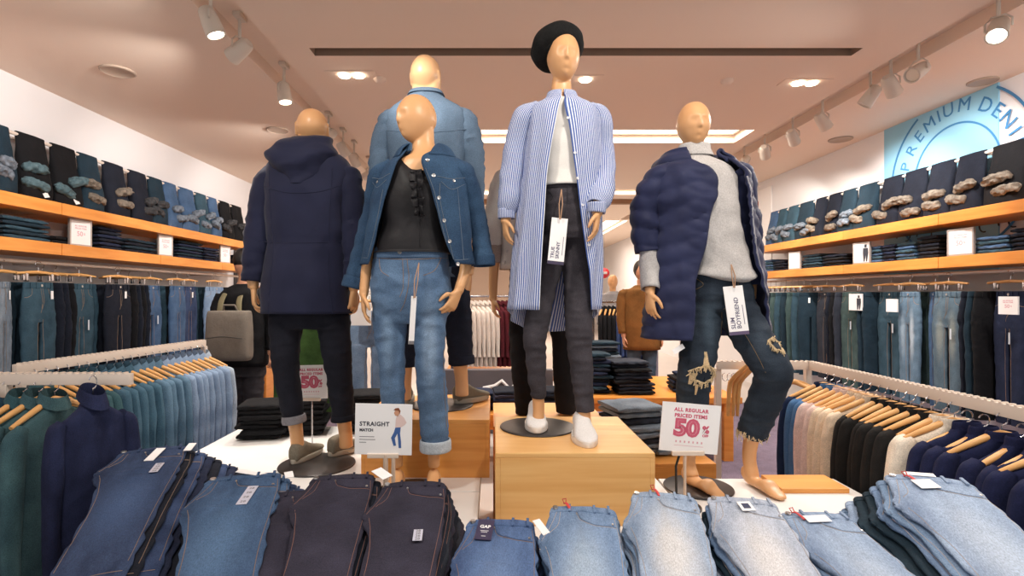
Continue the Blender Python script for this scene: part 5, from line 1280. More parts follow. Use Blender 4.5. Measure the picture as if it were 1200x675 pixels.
def rack(name, pts, posts, label, flat_=.05, m=M_RACK, r=.013):
    """rail bent round the corner with its square uprights"""
    e = empty(name, (pts[0][0], pts[0][1], 0), label, 'clothes rack', 'floor clothes racks')
    mb = MB()
    for a, b in zip(pts[:-1], pts[1:]):
        a, b = Vector(a), Vector(b); d = b - a; c = (a + b) / 2; R = d.to_track_quat('Y', 'Z').to_matrix()
        mb2 = MB(); mb2.box(c + V(0, 0, .012), (.028, d.length + .028, flat_), .004, R); 
        n = int(d.length / .03)
        for k in range(n):
            mb2.box(a + d * ((k + .5) / n) + V(0, 0, .012 + flat_ / 2 + .002), (.03, .010, .006), 0, R)
        part('rail', mb2, m, e)
    for p in posts:
        mb = MB(); mb.box((p[0], p[1], (pts[0][2] - .0) / 2), (.035, .035, pts[0][2] - .02), .004); part('post', mb, m, e, False)
    for p, q in zip(posts[:-1], posts[1:]):
        a, b = V(p[0], p[1], .10), V(q[0], q[1], .10); mb = MB(); mb.tube([a, b], .014, 8); part('foot_bar', mb, m, e)
    return e
LZ = 1.02
rack('clothes_rack', [(-2.75, 2.30, LZ), (-1.585, 2.30, LZ)], [(-2.7, 2.30), (-2.12, 2.30)], 'front arm of the ivory rack at left holding dark denim shirts')
rack('clothes_rack', [(-2.34, 2.60, LZ), (-2.18, 3.98, LZ)], [(-2.335, 2.62), (-2.18, 3.99)], 'long ivory rack arm running back at left with blue denim shirts')
mT = [cloth('shirt teal denim', (50, 82, 92), (64, 96, 104), var=.2, scale=7, fine=300, fineamt=.25, bump=.3), cloth('shirt green denim', (54, 82, 92), (72, 102, 108), var=.2, scale=7, fine=300, fineamt=.25, bump=.3), cloth('shirt ink denim', (40, 66, 84), var=.2, scale=7, fine=300, fineamt=.25, bump=.3)]
gl = 'dark teal denim shirt on the front arm of the left rack'
for k in range(10):
    x = -2.52 + k * .068
    put_garment((x, 2.30, LZ), PI / 2 + random.uniform(-.05, .05), mT[(2, 0, 1, 1, 0, 1)[k % 6]], gl, gl, k, hang=('wooden coat hanger on the front arm of the left rack', 'hangers on the front arm of the left rack'), sc=(1, .85, 1.05))
gl1, gl2 = 'teal denim shirt hung on the left rack arm running back', 'pale blue denim shirt at the far end of the left rack'
mB = [cloth('shirt blue denim', (58, 90, 112), (74, 106, 126), var=.2, scale=7, fine=300, fineamt=.25, bump=.3), cloth('shirt mid denim', (84, 116, 142), (100, 130, 154), var=.2, scale=7, fine=300, fineamt=.25, bump=.3), cloth('shirt pale denim', (124, 148, 180), (144, 166, 194), var=.2, scale=7, fine=300, fineamt=.25, bump=.3), cloth('shirt faded denim', (156, 172, 192), (172, 186, 202), var=.2, scale=7, fine=300, fineamt=.25, bump=.3)]
for k in range(22):
    t = k / 21; m = mT[0] if k < 5 else mB[0] if k < 10 else mB[1] if k < 14 else mB[2] if k < 21 else mB[3]
    lb = gl1 if k < 10 else gl2
    put_garment((-2.33 + .15 * t, 2.67 + 1.27 * t, LZ), random.uniform(-.06, .06), m, lb, lb, k, hang=('wooden coat hanger on the left rack arm running back', 'hangers on the left rack arm running back'))
put_garment((-1.665, 2.20, LZ + .03), 1.15, cloth('navy twill', (33, 38, 66), (42, 49, 80), var=.2, fine=300, bump=.3), 'navy shirt hung on the end of the left front rack arm', None, 1, name='navy_shirt', sc=(.66, 1.25, 1.15))
link('hook', CHK, bpy.data.objects['navy_shirt']).location = (0, 0, .0)

RZ2 = .95
rack('clothes_rack', [(1.40, 3.28, RZ2), (1.95, 3.26, RZ2), (1.93, 1.30, RZ2)], [(1.40, 3.30), (1.96, 3.30)], 'ivory rack at right holding knitwear on wooden hangers')
kc = {'navyd': ((30, 44, 74), 'blue denim shirt at the far end of the right rack'), 'blue': ((74, 112, 156), 'bright blue denim shirt at the far end of the right rack'), 'pink': ((222, 198, 192), 'pale pink knit sweater on the right rack'), 'cream': ((226, 206, 182), 'cream knit sweater between the pink and black knits'), 'black': ((34, 33, 33), 'black knit sweater in the middle of the right rack'), 'white': ((232, 220, 204), 'off-white knit sweater between black and navy knits'), 'navy': ((31, 36, 68), 'navy knit sweater at the near end of the right rack')}
seq = ['navyd', 'blue', 'blue', 'pink', 'pink', 'cream', 'cream', 'cream', 'black', 'black', 'black', 'black', 'black', 'black', 'white', 'white', 'navy', 'navy', 'navy', 'navy', 'navy', 'navy', 'navy', 'navy']
y = 3.12
for k, s in enumerate(seq):
    c, lb = kc[s]; m = cloth('knit ' + s, c, var=.12, scale=16, fine=200, fineamt=.16, bump=.4)
    put_garment((1.95 - .001 * k, y, RZ2), random.uniform(-.07, .07) + (.04 if k % 3 else -.04), m, lb, lb, k, True, ('wooden coat hanger holding ' + {'navyd': 'the dark blue shirt', 'navy': 'navy knitwear', 'blue': 'a bright blue shirt', 'black': 'black knitwear', 'pink': 'pale pink knitwear', 'cream': 'cream knitwear', 'white': 'off-white knitwear'}[s] + ' on the right rack', 'hangers on the right rack with %s items' % s), cat='sweater', sc=(1, .8, 1), hz=.028 if s == 'navy' and k % 3 else .004)
    y -= .060 if s != 'navy' else .075
for k, u in enumerate((858, 864, 869, 926, 931)):     # empty hangers crowded at the far arm
    h = link('coat_hanger', CHN); h.location = (at(u, 400, 3.28).x, 3.28, RZ2 - .105); h.rotation_euler = (0, 1.1 if k < 3 else .2, PI / 2 + .3); tag(h, 'empty wooden hanger on the far arm of the right rack', 'hanger', 'empty hangers on the right rack'); link('hook', CHK, h)
# ================================================================== jeans laid full length in fanned stacks on the front tables
def pile_meshes(seed, L=.98, bend=0.0, w=1.0):
    """pair folded in half lengthwise: waist at the origin, hem towards -y; fly edge on the -x side"""
    wr0 = wrinkle(.0075, (13, 10, 20), seed, .0045)
    wr = lambda p, s=0, t=0: wr0(p) + .003 * nz(p, 45, 22, 30, seed); fi = random.Random(seed)
    def d(p, s, t):
        a = math.atan2(p.y + .22, p.x + .17)                                  # creases fan out from the crotch
        return wr(p) * (.45 + .55 * min(1, abs(p.y) * 4)) + .0042 * math.sin(a * 19 + seed + nz(p, 9, 9, 9) * 2) * math.exp(-((p.y + .22) / .13) ** 2)
    def ring(y, cx, hw, hh, p=2.8): return key(V(cx + bend * y * y, y, hh), V(hw * w, 0, 0), V(0, 0, hh), p)
    mb = MB(); loft(mb, [ring(0, 0, .118, .014), ring(-.012, 0, .124, .016), ring(-.10, -.004, .132, .0135), ring(-.20, -.016, .141, .014), ring(-.27, -.012, .136, .0135), ring(-.36, .002, .122, .012), ring(-.55, .008, .105, .0095), ring(-.80, .010, .094, .008), ring(-L + .01, .012, .090, .008), ring(-L, .012, .086, .006)], 44, 7, disp=d)
    me = mb.mesh('pile'); b = BVHTree.FromPolygons([v.co for v in me.vertices], [tuple(p.vertices) for p in me.polygons])
    wb = MB(); loft(wb, [ring(.004, 0, .112, .0115), ring(.003, 0, .121, .0150), ring(-.034, -.001, .129, .0165), ring(-.040, -.001, .127, .0135)], 44, 3, caps=False, disp=lambda p, s, t: wr(p))
    for x in (-.05, .045, .1): wb.box((x, -.018, .033), (.010, .048, .006), .002)
    st = MB(); lines = []
    for pts in ([(-.10, -.04), (-.115, -.10), (-.135, -.17), (-.150, -.21)], [(-.085, -.04), (-.095, -.12), (-.125, -.17)], [(-.02, -.042), (.0, -.085), (.05, -.105), (.118, -.108)], [(-.025, -.042), (-.006, -.09), (.048, -.111), (.118, -.114)], [(.116, -.05), (.122, -.15), (.115, -.3), (.10, -.55), (.092, -.9)], [(-.135, -.24), (-.115, -.32), (-.09, -.5), (-.075, -.9)], [(-.08, -L + .03), (0, -L + .028), (.09, -L + .03)]):
        seam(st, b, [V(x * w + bend * y * y, y, 0) for x, y in pts], (0, 0, -1), .0010, 4, 8, .0003)
    pk = MB()
    seam(pk, b, [V(.118, -.108, 0), V(.05, -.105, 0), V(0, -.085, 0), V(-.02, -.042, 0)], (0, 0, -1), .0035, 5, 6, .0)
    bt = MB(); bt.lathe([(.0005, .004), (.006, .0045), (.010, .004), (.011, 0), (.0005, 0)], (-.105 * w, -.018, .0305), 12)
    rv = MB(); rv.lathe([(.0005, .0035), (.0045, .003), (.005, 0), (.0005, 0)], (-.022, -.050, .0285), 8); 
    rv2 = MB(); rv2.lathe([(.0005, .0035), (.0045, .003), (.005, 0), (.0005, 0)], (.106, -.104, .0275), 8)
    out = dict(waistband=wb.mesh('waistband'), stitching=st.mesh('stitching'), pocket_edge=pk.mesh('pocket'), button=bt.mesh('button', [M_BTN]), rivet=rv.mesh('rivet', [M_BTN]), rivet2=rv2.mesh('rivet', [M_BTN]))
    return me, out
PM = [pile_meshes(3, .98, .0), pile_meshes(11, .98, .06), pile_meshes(23, 1.0, -.05)]
for me, o in PM:
    me.materials.append(DN['ink'])
    for k in ('waistband', 'stitching', 'pocket_edge'): o[k].materials.append(DN['ink'])
denim('p_navy', (46, 62, 96), (58, 76, 112), fades=[((.0, -.5, .02), (.12, .40, .12), (72, 94, 132), 0.60)], stretch=(1, .3, 1), fine=420, fineamt=.24, var=.34, scale=22, bump=.55)
denim('p_mid', (58, 84, 122), (70, 98, 136), fades=[((.0, -.48, .02), (.12, .40, .12), (88, 116, 150), 0.64)], stretch=(1, .3, 1), fine=420, fineamt=.24, var=.34, scale=22, bump=.55)
denim('p_blue', (72, 98, 148), (86, 114, 162), fades=[((.0, -.42, .02), (.12, .40, .12), (128, 152, 190), 0.51)], stretch=(1, .3, 1), fine=420, fineamt=.24, var=.34, scale=22, bump=.55)
denim('p_soft', (104, 134, 176), (122, 150, 188), fades=[((.0, -.40, .02), (.12, .40, .12), (174, 190, 206), 0.66)], stretch=(1, .3, 1), fine=420, fineamt=.24, var=.34, scale=22, bump=.55)
denim('p_pale', (136, 160, 194), (158, 178, 206), fades=[((.0, -.36, .02), (.12, .40, .12), (222, 218, 214), 0.70)], stretch=(1, .3, 1), fine=420, fineamt=.24, var=.34, scale=22, bump=.55)
denim('p_white', (156, 172, 198), (184, 194, 212), fades=[((.0, -.38, .02), (.12, .40, .12), (226, 222, 220), 0.70)], stretch=(1, .3, 1), fine=420, fineamt=.24, var=.34, scale=22, bump=.55)
denim('p_sky', (138, 162, 200), (156, 178, 208), fades=[((.0, -.42, .02), (.12, .40, .12), (190, 202, 218), 0.59)], stretch=(1, .3, 1), fine=420, fineamt=.24, var=.34, scale=22, bump=.55)
M_RED = plain('red ribbon', (200, 62, 62), .6); M_NAVYC = plain('dark purple card', (58, 50, 78), .55); M_BLUEST = plain('pale strip', (196, 196, 212), .4)
st_d = {'tan': plain('tan denim thread', (134, 112, 96), .8), 'pale': plain('pale denim thread', (176, 164, 156), .8), 'plum': plain('copper thread', (128, 92, 82), .8)}
def pile(waist, hem, ztop, n, col, lows, label, k=0, fan=(.018, .0), thread='tan', tags=(), step=.026, roll=0.0, width=1.0):
    """waist, hem: pixels of the top pair's waist middle and of a point down its leg; fan: how far each lower pair slips sideways / back"""
    a = at(waist[0], waist[1], F * (CZ - ztop) / (waist[1] - V0)); b = at(hem[0], hem[1], F * (CZ - ztop + .03) / (hem[1] - V0))
    d = V(b.x - a.x, b.y - a.y, 0); rz = math.atan2(d.y, d.x) + PI / 2
    v = PM[k % 3]; side = V(math.cos(rz), math.sin(rz), 0); fw = V(d.x, d.y, 0).normalized()
    z0 = ZT + .010; st_ = (ztop - .032 - z0) / max(1, n - 1)
    for q in range(n):
        top = q == n - 1; dep = n - 1 - q
        o = link('folded_jeans', v[0]); p = a + side * fan[0] * dep - fw * fan[1] * dep
        zz = z0 + st_ * q
        pitch = math.asin(min(.2, (zz - z0) * .42 / .98))                       # lower at the hems than at the waistbands
        o.location = (p.x + random.uniform(-.004, .004), p.y + random.uniform(-.012, .012), zz)
        o.rotation_euler = (pitch, roll, rz + random.uniform(-.012, .012) - dep * .004); o.scale = (width, 1, 1)
        low = 'lower pairs below the ' + label.split(' jeans')[0] + ' pair ' + label.split(', ')[-1].split('jeans ')[-1]
        tag(o, label if top else low, 'jeans', 'top pairs on the front tables' if top else low)
        m = DN[col if top else lows[dep % len(lows)]]; recolour(o, m)
        w = link('waistband', v[1]['waistband'], o); recolour(w, m)
        if dep < 3:
            s = link('stitching', v[1]['stitching'], o); recolour(s, st_d[thread]); s['label'] = 'contrast stitching lines'
        if top:
            pe = link('pocket_edge', v[1]['pocket_edge'], o); recolour(pe, m)
            link('button', v[1]['button'], o); link('rivet', v[1]['rivet'], o); link('rivet', v[1]['rivet2'], o)
            for (kind, x, y, r, w_, h_) in tags:
                mb = MB(); M = Matrix.Translation((x, y, .036)) @ Matrix.Rotation(r, 4, 'Z') @ Matrix.Rotation(.10, 4, 'X')
                if kind == 'white':
                    card(mb, M, w_, h_, .0018); t = part('hang_tag', mb, M_CARDW, o, False, world=False, label='blank white hang tag')
                elif kind == 'strip':
                    card(mb, Matrix.Translation((x, y, .0305)) @ Matrix.Rotation(r, 4, 'Z'), w_, h_, .0012); t = part('size_strip', mb, M_BLUEST, o, False, world=False, label='clear size strip')
                    g = MB()
                    for j in range(4): text_mb('28', w_ * .55, Matrix.Translation((x, y, .0312)) @ Matrix.Rotation(r, 4, 'Z') @ Matrix.Translation((0, h_ * (.36 - .24 * j), 0)), .0002, .0002, mb=g)
                    part('lettering', g, M_GREYP, t, False, world=False)
                elif kind == 'navy':
                    card(mb, M, w_, h_, .0025); t = part('hang_tag', mb, M_NAVYC, o, False, world=False, label='dark purple hang tag')
                    g = MB()
                    text_mb('GAP', w_ * .34, M @ Matrix.Translation((0, h_ * .12, .0016)), .0003, .0006, mb=g)
                    for j, y_ in enumerate((-.08, -.15, -.34)): card(g, M @ Matrix.Translation((0, h_ * y_, .0016)), w_ * (.5 - .12 * j), .002, .0004)
                    part('lettering', g, M_CARDW, t, False, world=False)
                elif kind == 'red':
                    limb(mb, [(V(x - .012, y + .012, .034), .004, .0015), (V(x - .004, y + .004, .040), .006, .002), (V(x + .006, y - .010, .037), .006, .002), (V(x + .012, y - .03, .033), .005, .0015)], (0, 0, 1), 10, 4); mb.tube([V(x - .01, y + .012, .033), V(x - .018, y + .02, .045), V(x - .004, y + .024, .046), V(x - .004, y + .006, .036)], .002, 6)
                    part('red_tie', mb, M_RED, o, world=False, label='red ribbon tie')
                elif kind == 'square':
                    card(mb, M, w_, h_, .0018); t = part('hang_tag', mb, M_CARDW, o, False, world=False, label='white tag with navy square')
                    g = MB(); card(g, M @ Matrix.Translation((0, 0, .0014)), w_ * .55, h_ * .55, .0006); s_ = part('navy_square', g, plain('navy print', (44, 50, 82), .6), t, False, world=False)
                    
    return
pile((182, 524), (92, 660), .745, 9, 'p_navy', ['navy', 'ink', 'indigo'], 'dark blue jeans atop the leftmost stack, white tag on pocket', 0, (.030, .012), 'tan', [('white', .02, -.10, -.25, .035, .11), ('white', .14, -.05, -.2, .03, .07), ('strip', .05, -.24, -.1, .03, .09)])
pile((288, 556), (225, 690), .735, 8, 'p_mid', ['indigo', 'mid', 'p_navy'], 'mid-blue jeans with long size strip, second stack from the left', 1, (.026, .006), 'tan', [('white', .02, -.002, 1.2, .028, .11), ('strip', .035, -.18, -.12, .034, .14), ('white', .155, -.05, .2, .03, .045)])
pile((352, 574), (310, 700), .70, 6, 'plum', ['plum', 'ink'], 'dark plum jeans with two buttons, partly hidden third stack', 2, (.012, .0), 'plum', [], width=.88)
pile((402, 556), (352, 700), .74, 8, 'plum', ['plum', 'ink', 'charcoal'], 'dark plum jeans behind their white card, fourth stack', 0, (.020, .005), 'plum', [('white', .16, -.02, .7, .05, .08)], width=.88)
pile((487, 563), (462, 700), .74, 8, 'plum', ['plum', 'ink', 'charcoal'], 'dark plum jeans in front of the STRAIGHT sign, fifth stack', 2, (.010, .003), 'plum', [('strip', .04, -.36, .0, .03, .06)], width=.88)
pile((588, 607), (578, 720), .70, 6, 'p_blue', ['p_blue', 'mid'], 'blue jeans with dark purple tag in front of the central box', 1, (.006, .004), 'tan', [('navy', -.055, -.075, -.06, .06, .10), ('white', .15, -.05, .5, .03, .08)], width=.82)
pile((682, 592), (692, 720), .715, 7, 'p_soft', ['p_soft', 'light', 'mid'], 'soft blue jeans with thin red loop, before the central box', 0, (.006, .004), 'pale', [('red', -.06, -.004, 0, 0, 0)], width=.82)
pile((778, 578), (808, 710), .735, 8, 'p_pale', ['p_pale', 'light'], 'palest blue faded jeans below the rose 50% sign', 2, (-.006, .004), 'pale', [('red', -.03, -.0, 0, 0, 0)], width=.82)
pile((868, 583), (936, 710), .735, 8, 'p_white', ['p_white', 'p_soft', 'deepteal'], 'bleached jeans with navy square tag, third stack from right', 1, (-.010, .003), 'pale', [('square', .0, -.07, .2, .05, .05)], width=.82)
pile((955, 600), (1070, 710), .70, 7, 'p_sky', ['p_soft', 'light', 'deepteal'], 'sky-blue jeans with red tie, second stack from the right', 0, (-.012, .004), 'pale', [('red', -.08, -.03, 0, 0, 0), ('white', -.02, -.055, .15, .09, .035)], width=.82)
pile((1082, 556), (1200, 655), .80, 11, 'p_sky', ['p_sky', 'light', 'p_soft', 'deepteal', 'deepteal'], 'light blue jeans with red tie atop the tall rightmost stack', 2, (-.020, .004), 'pale', [('red', -.06, -.035, 0, 0, 0), ('white', -.03, -.075, .3, .065, .05), ('white', -.02, -.0, .05, .09, .02)], width=.95)

# ------------------------------------------------------------------ stacks standing further back
for (u, v, n, w, lb) in ((300, 517, 7, .25, 'folded black jeans in the stack left of the parka mannequin'), (352, 511, 7, .24, 'folded black jeans in the stack between the parka legs'), (420, 508, 8, .26, 'folded black jeans in the stack behind the STRAIGHT sign')):
    p = at(u, v, F * (CZ - ZT) / (v - V0)); stack((p.x, p.y + .13, ZT + .003), n, .15, w, ['black'], lb, lb, .030, .02)
table('display_table', -.55, .56, 3.95, 4.75, 'low wooden table with dark folded jeans seen between the two boxes', .50, M_SHELF, M_SHELF)
for (x, y, n, cols, lb) in ((-.12, 4.2, 5, ['ink', 'navy', 'plum'], 'folded dark jeans beside the tall mannequin grey shoe'), (.14, 4.12, 6, ['navy', 'plum', 'ink'], 'folded dark jeans just left of the black trousers'), (.42, 4.15, 6, ['ink'], 'folded dark jeans between the black trousers')):
    stack((x, y, .503), n, .1, .26, cols, lb, lb, .026, .02)
for (x, y, n, cols, lb) in ((.84, 4.62, 11, ['ink', 'deepteal', 'navy'], 'folded dark jeans in the left pile on the orange table'), (1.18, 4.60, 9, ['black', 'ink', 'charcoal'], 'folded dark jeans in the near pile on orange table'), (1.02, 5.05, 13, ['deepteal', 'ink', 'greyblue'], 'folded dark jeans in the tall rear pile on orange table'), (1.75, 4.7, 5, ['navy', 'black'], 'folded dark jeans behind the ripped knee')):
    stack((x, y, .553), n, random.uniform(-.2, .2), .31, cols, lb, lb, .031, .03)
for (x, y, n, lb) in ((.79, 2.98, 8, 'folded grey-blue jeans in the pile right of the charcoal jeans mannequin'), (1.02, 3.0, 5, 'folded grey-blue jeans behind the right rose sign')):
    stack((x, y, .523), n, .3, .28, ['greyblue', 'greyblue', 'charcoal'], lb, lb, .034, .04)

# dark banner block with a white zigzag
e = empty('banner_block', (-.1, 5.3, 0), 'dark grey banner block with white zigzag mark behind the grey shoe', 'sign')
mb = MB(); mb.box((.0, 5.36, .32), (1.2, .1, .64), .004); part('panel', mb, plain('dark grey banner', (92, 88, 94), .7), e, False)
mb = MB(); pts = [at(u, v, 5.305) for u, v in ((566, 455), (580, 452), (588, 446), (598, 456), (606, 447), (620, 457))]
mb.tube(pts, .018, 4); part('zigzag_mark', mb, M_CARDW, e)
# mid-shop rack behind the denim jacket: white shirts and burgundy ones
rack('clothes_rack', [(-.50, 6.45, 1.36), (.42, 6.45, 1.36)], [(-.50, 6.45), (.42, 6.45)], 'chrome rack of white and burgundy shirts far behind the denim jacket', .03, M_CHROME)
mw = cloth('white shirt cotton', (226, 216, 208), var=.05); mbg = cloth('burgundy shirt cotton', (84, 30, 40), var=.15)
for k in range(13):
    c, lb = (mw, 'white shirt on the far chrome rack') if k < 7 else (mbg, 'burgundy shirt on the far chrome rack')
    put_garment((-.36 + k * .055, 6.45, 1.36), PI / 2 + .35, c, lb, lb, k, sc=(.9, .8, 1), name='shirt')
mb = MB(); mb.box((-.1, 6.78, .24), (.95, .5, .48), .006); tag(part('wooden_plinth', mb, M_SHELF, smooth=False), 'orange wooden plinth below the white and burgundy shirts', 'plinth')
# rack at the back right: black and blue tops
rack('clothes_rack', [(1.30, 6.9, 1.29), (2.13, 6.9, 1.29)], [(1.30, 6.9), (2.13, 6.9)], 'far rack of black and blue tops right of the charcoal jeans', .03, M_CHROME)
mbk2 = cloth('black top cotton', (26, 26, 30), var=.2); mbl2 = cloth('blue top cotton', (62, 80, 124), var=.2)
for k in range(11):
    c, lb = (mbk2, 'black top on the far right-hand rack') if k < 4 else (mbl2, 'blue top on the far right-hand rack')
    put_garment((1.42 + k * .056, 6.9, 1.29), PI / 2 - .35, c, lb, lb, k, sc=(.9, .8, .95), name='top', hang=('wooden hanger on the far rack of black and blue tops', 'hangers on the far rack of black and blue tops'))
# rack at the left behind the parka: green jacket and pale jeans with a card
rack('clothes_rack', [(-1.62, 4.05, 1.30), (-.78, 4.05, 1.30)], [(-1.62, 4.05), (-.78, 4.05)], 'low rack behind the parka mannequin holding a green jacket', .03)
put_garment((-1.38, 4.02, 1.30), .1, cloth('olive green cotton', (50, 76, 38), (66, 94, 48), var=.25), 'green jacket glimpsed between the parka mannequin legs', None, 2, name='green_jacket', cat='jacket', hang=('wooden hanger of the green jacket behind the parka', None))
o = put_jeans((-.95, 4.05, 1.27), .05, 'light', 'pale blue jeans hanging between the parka and denim jacket mannequins', None, 1, .95, cat='jeans', L=.95)
put_clip_hanger((-.95, 4.05, 1.30), .05, 'clip hanger of the pale jeans behind the parka', None)
shelf_card(at(423, 368, 3.95), (0, -1, 0), .15, .17, 'white card in front of the pale hanging jeans', False, False, False, 'loose cards')

# far figures: hooded grey mannequin, shopper in a brown coat
def far_figure(name, Y, u, vt, vb, label, cat, coat, legs_c, hair, armc=None):
    f = Fig(Y); k = (vb - vt) / 100.0; root = empty(name, f.P(u, vb), label, cat)
    P = lambda du, dv: (u + du * k, vt + dv * k)
    R = lambda a, v, ry: f.ring(u - a * k, u + a * k, vt + v * k, ry)
    mb = MB(); head_mb(mb, f.P(u, vt + 6.8 * k), .075, .095, .115)
    loft(mb, [R(3, 12, .05), R(3.4, 17, .06), R(10, 20, .09), R(9, 35, .09), R(8, 50, .09)], 20)
    for s in (-1, 1):
        limb(mb, f.chain([(u + s * 10.5 * k, vt + 21 * k, 0, 2.6 * k), (u + s * 12 * k, vt + 36 * k, 0, 2.1 * k), (u + s * 12 * k, vt + 48 * k, -.04, 1.5 * k)])); hand_mb(mb, f.P(u + s * 12 * k, vt + 48 * k, -.04), (0, -.1, -1), (-s, .2, 0), (0, -1, 0), .9)
        limb(mb, f.chain([(u + s * 5 * k, vt + 50 * k, 0, 4.6 * k), (u + s * 5 * k, vt + 73 * k, 0, 3 * k), (u + s * 5 * k, vt + 97 * k, 0, 2.2 * k)])); foot_mb(mb, f.P(u + s * 5 * k, vt + 95 * k), f.P(u + s * 5.5 * k, vb, -.18))
    mesh_part('body', remesh(mb, .008, 2), M_SKIN if cat == 'mannequin' else plain('person skin', (208, 152, 122), .5), root)
    mb = MB(); loft(mb, [R(4, 15.5, .07), R(7, 17.5, .1), R(12, 20, .115), R(11.5, 35, .13), R(11.5, 56, .14)], 36, 7, caps=False, disp=wrinkle(.008, (7, 7, 8), u))
    for s in (-1, 1): limb(mb, f.chain([(u + s * 10 * k, vt + 19 * k, 0, 2 * k, 3 * k), (u + s * 12 * k, vt + 22 * k, 0, 3.2 * k), (u + s * 13 * k, vt + 35 * k, 0, 2.9 * k), (u + s * 12.5 * k, vt + 46 * k, -.03, 2.4 * k)]), (0, -1, 0), 20, 6, caps=False, disp=wrinkle(.008, (9, 9, 18), u))
    part('jacket', mb, coat, root, solid=.006)
    trousers(f, [R(9.5, 47, .1), R(9.8, 53, .11)], [[(u + s * 5 * k, vt + 52 * k, 0, 5 * k), (u + s * 5 * k, vt + 73 * k, 0, 3.8 * k), (u + s * 5 * k, vt + 95 * k, 0, 3.2 * k)] for s in (-1, 1)], legs_c, root, 'trousers', voxel=.012)
    if hair:
        mb = MB(); head_mb(mb, f.P(u, vt + 5.8 * k, .02), .086, .1, .115); part('hair', mb, hair, root)
    return root
far_figure('mannequin', 8.2, 718, 322, 448, 'far mannequin in a grey hooded top beyond the clothes racks', 'mannequin', cloth('grey hoodie jersey', (150, 148, 150), var=.1), cloth('far dark trousers', (50, 54, 66)), None)
far_figure('person', 5.9, 752, 306, 490, 'person in a brown coat and jeans behind the quilted sleeve', 'person', cloth('brown coat wool', (120, 82, 44), var=.2), cloth('far blue jeans', (70, 84, 100)), plain('dark brown hair', (36, 26, 22), .5, var=.3, scale=50))
# red round sale discs hanging far back
for u, v, r, lb in ((699, 318, .05, 'left red paper ball hanging far back beside the striped shirt'), (708, 320, .07, 'right red paper ball hanging far back beside the striped shirt')):
    c = at(u, v, 9.0); e = empty('paper_ball', (c.x, c.y, c.z), lb, 'decoration', 'red hanging balls')
    mb = MB(); mb.lathe([(.002, -r * 1.3), (r * .7, -r * 1.05), (r * 1.25, -r * .4), (r * 1.3, .0), (r * 1.1, r * .65), (r * .6, r * 1.1), (.002, r * 1.25)], c, 24); part('ball', mb, plain('red paper', (214, 40, 52), .55), e)
    mb = MB(); mb.box(c + V(0, -r * 1.3, 0), (r * .9, .01, r * .6), .003); part('white_patch', mb, M_CARDW, e, False)
    mb = MB(); mb.tube([c + V(0, 0, r * 1.2), V(c.x, c.y, ZC)], .003, 5); part('cord', mb, M_GREYP, e)

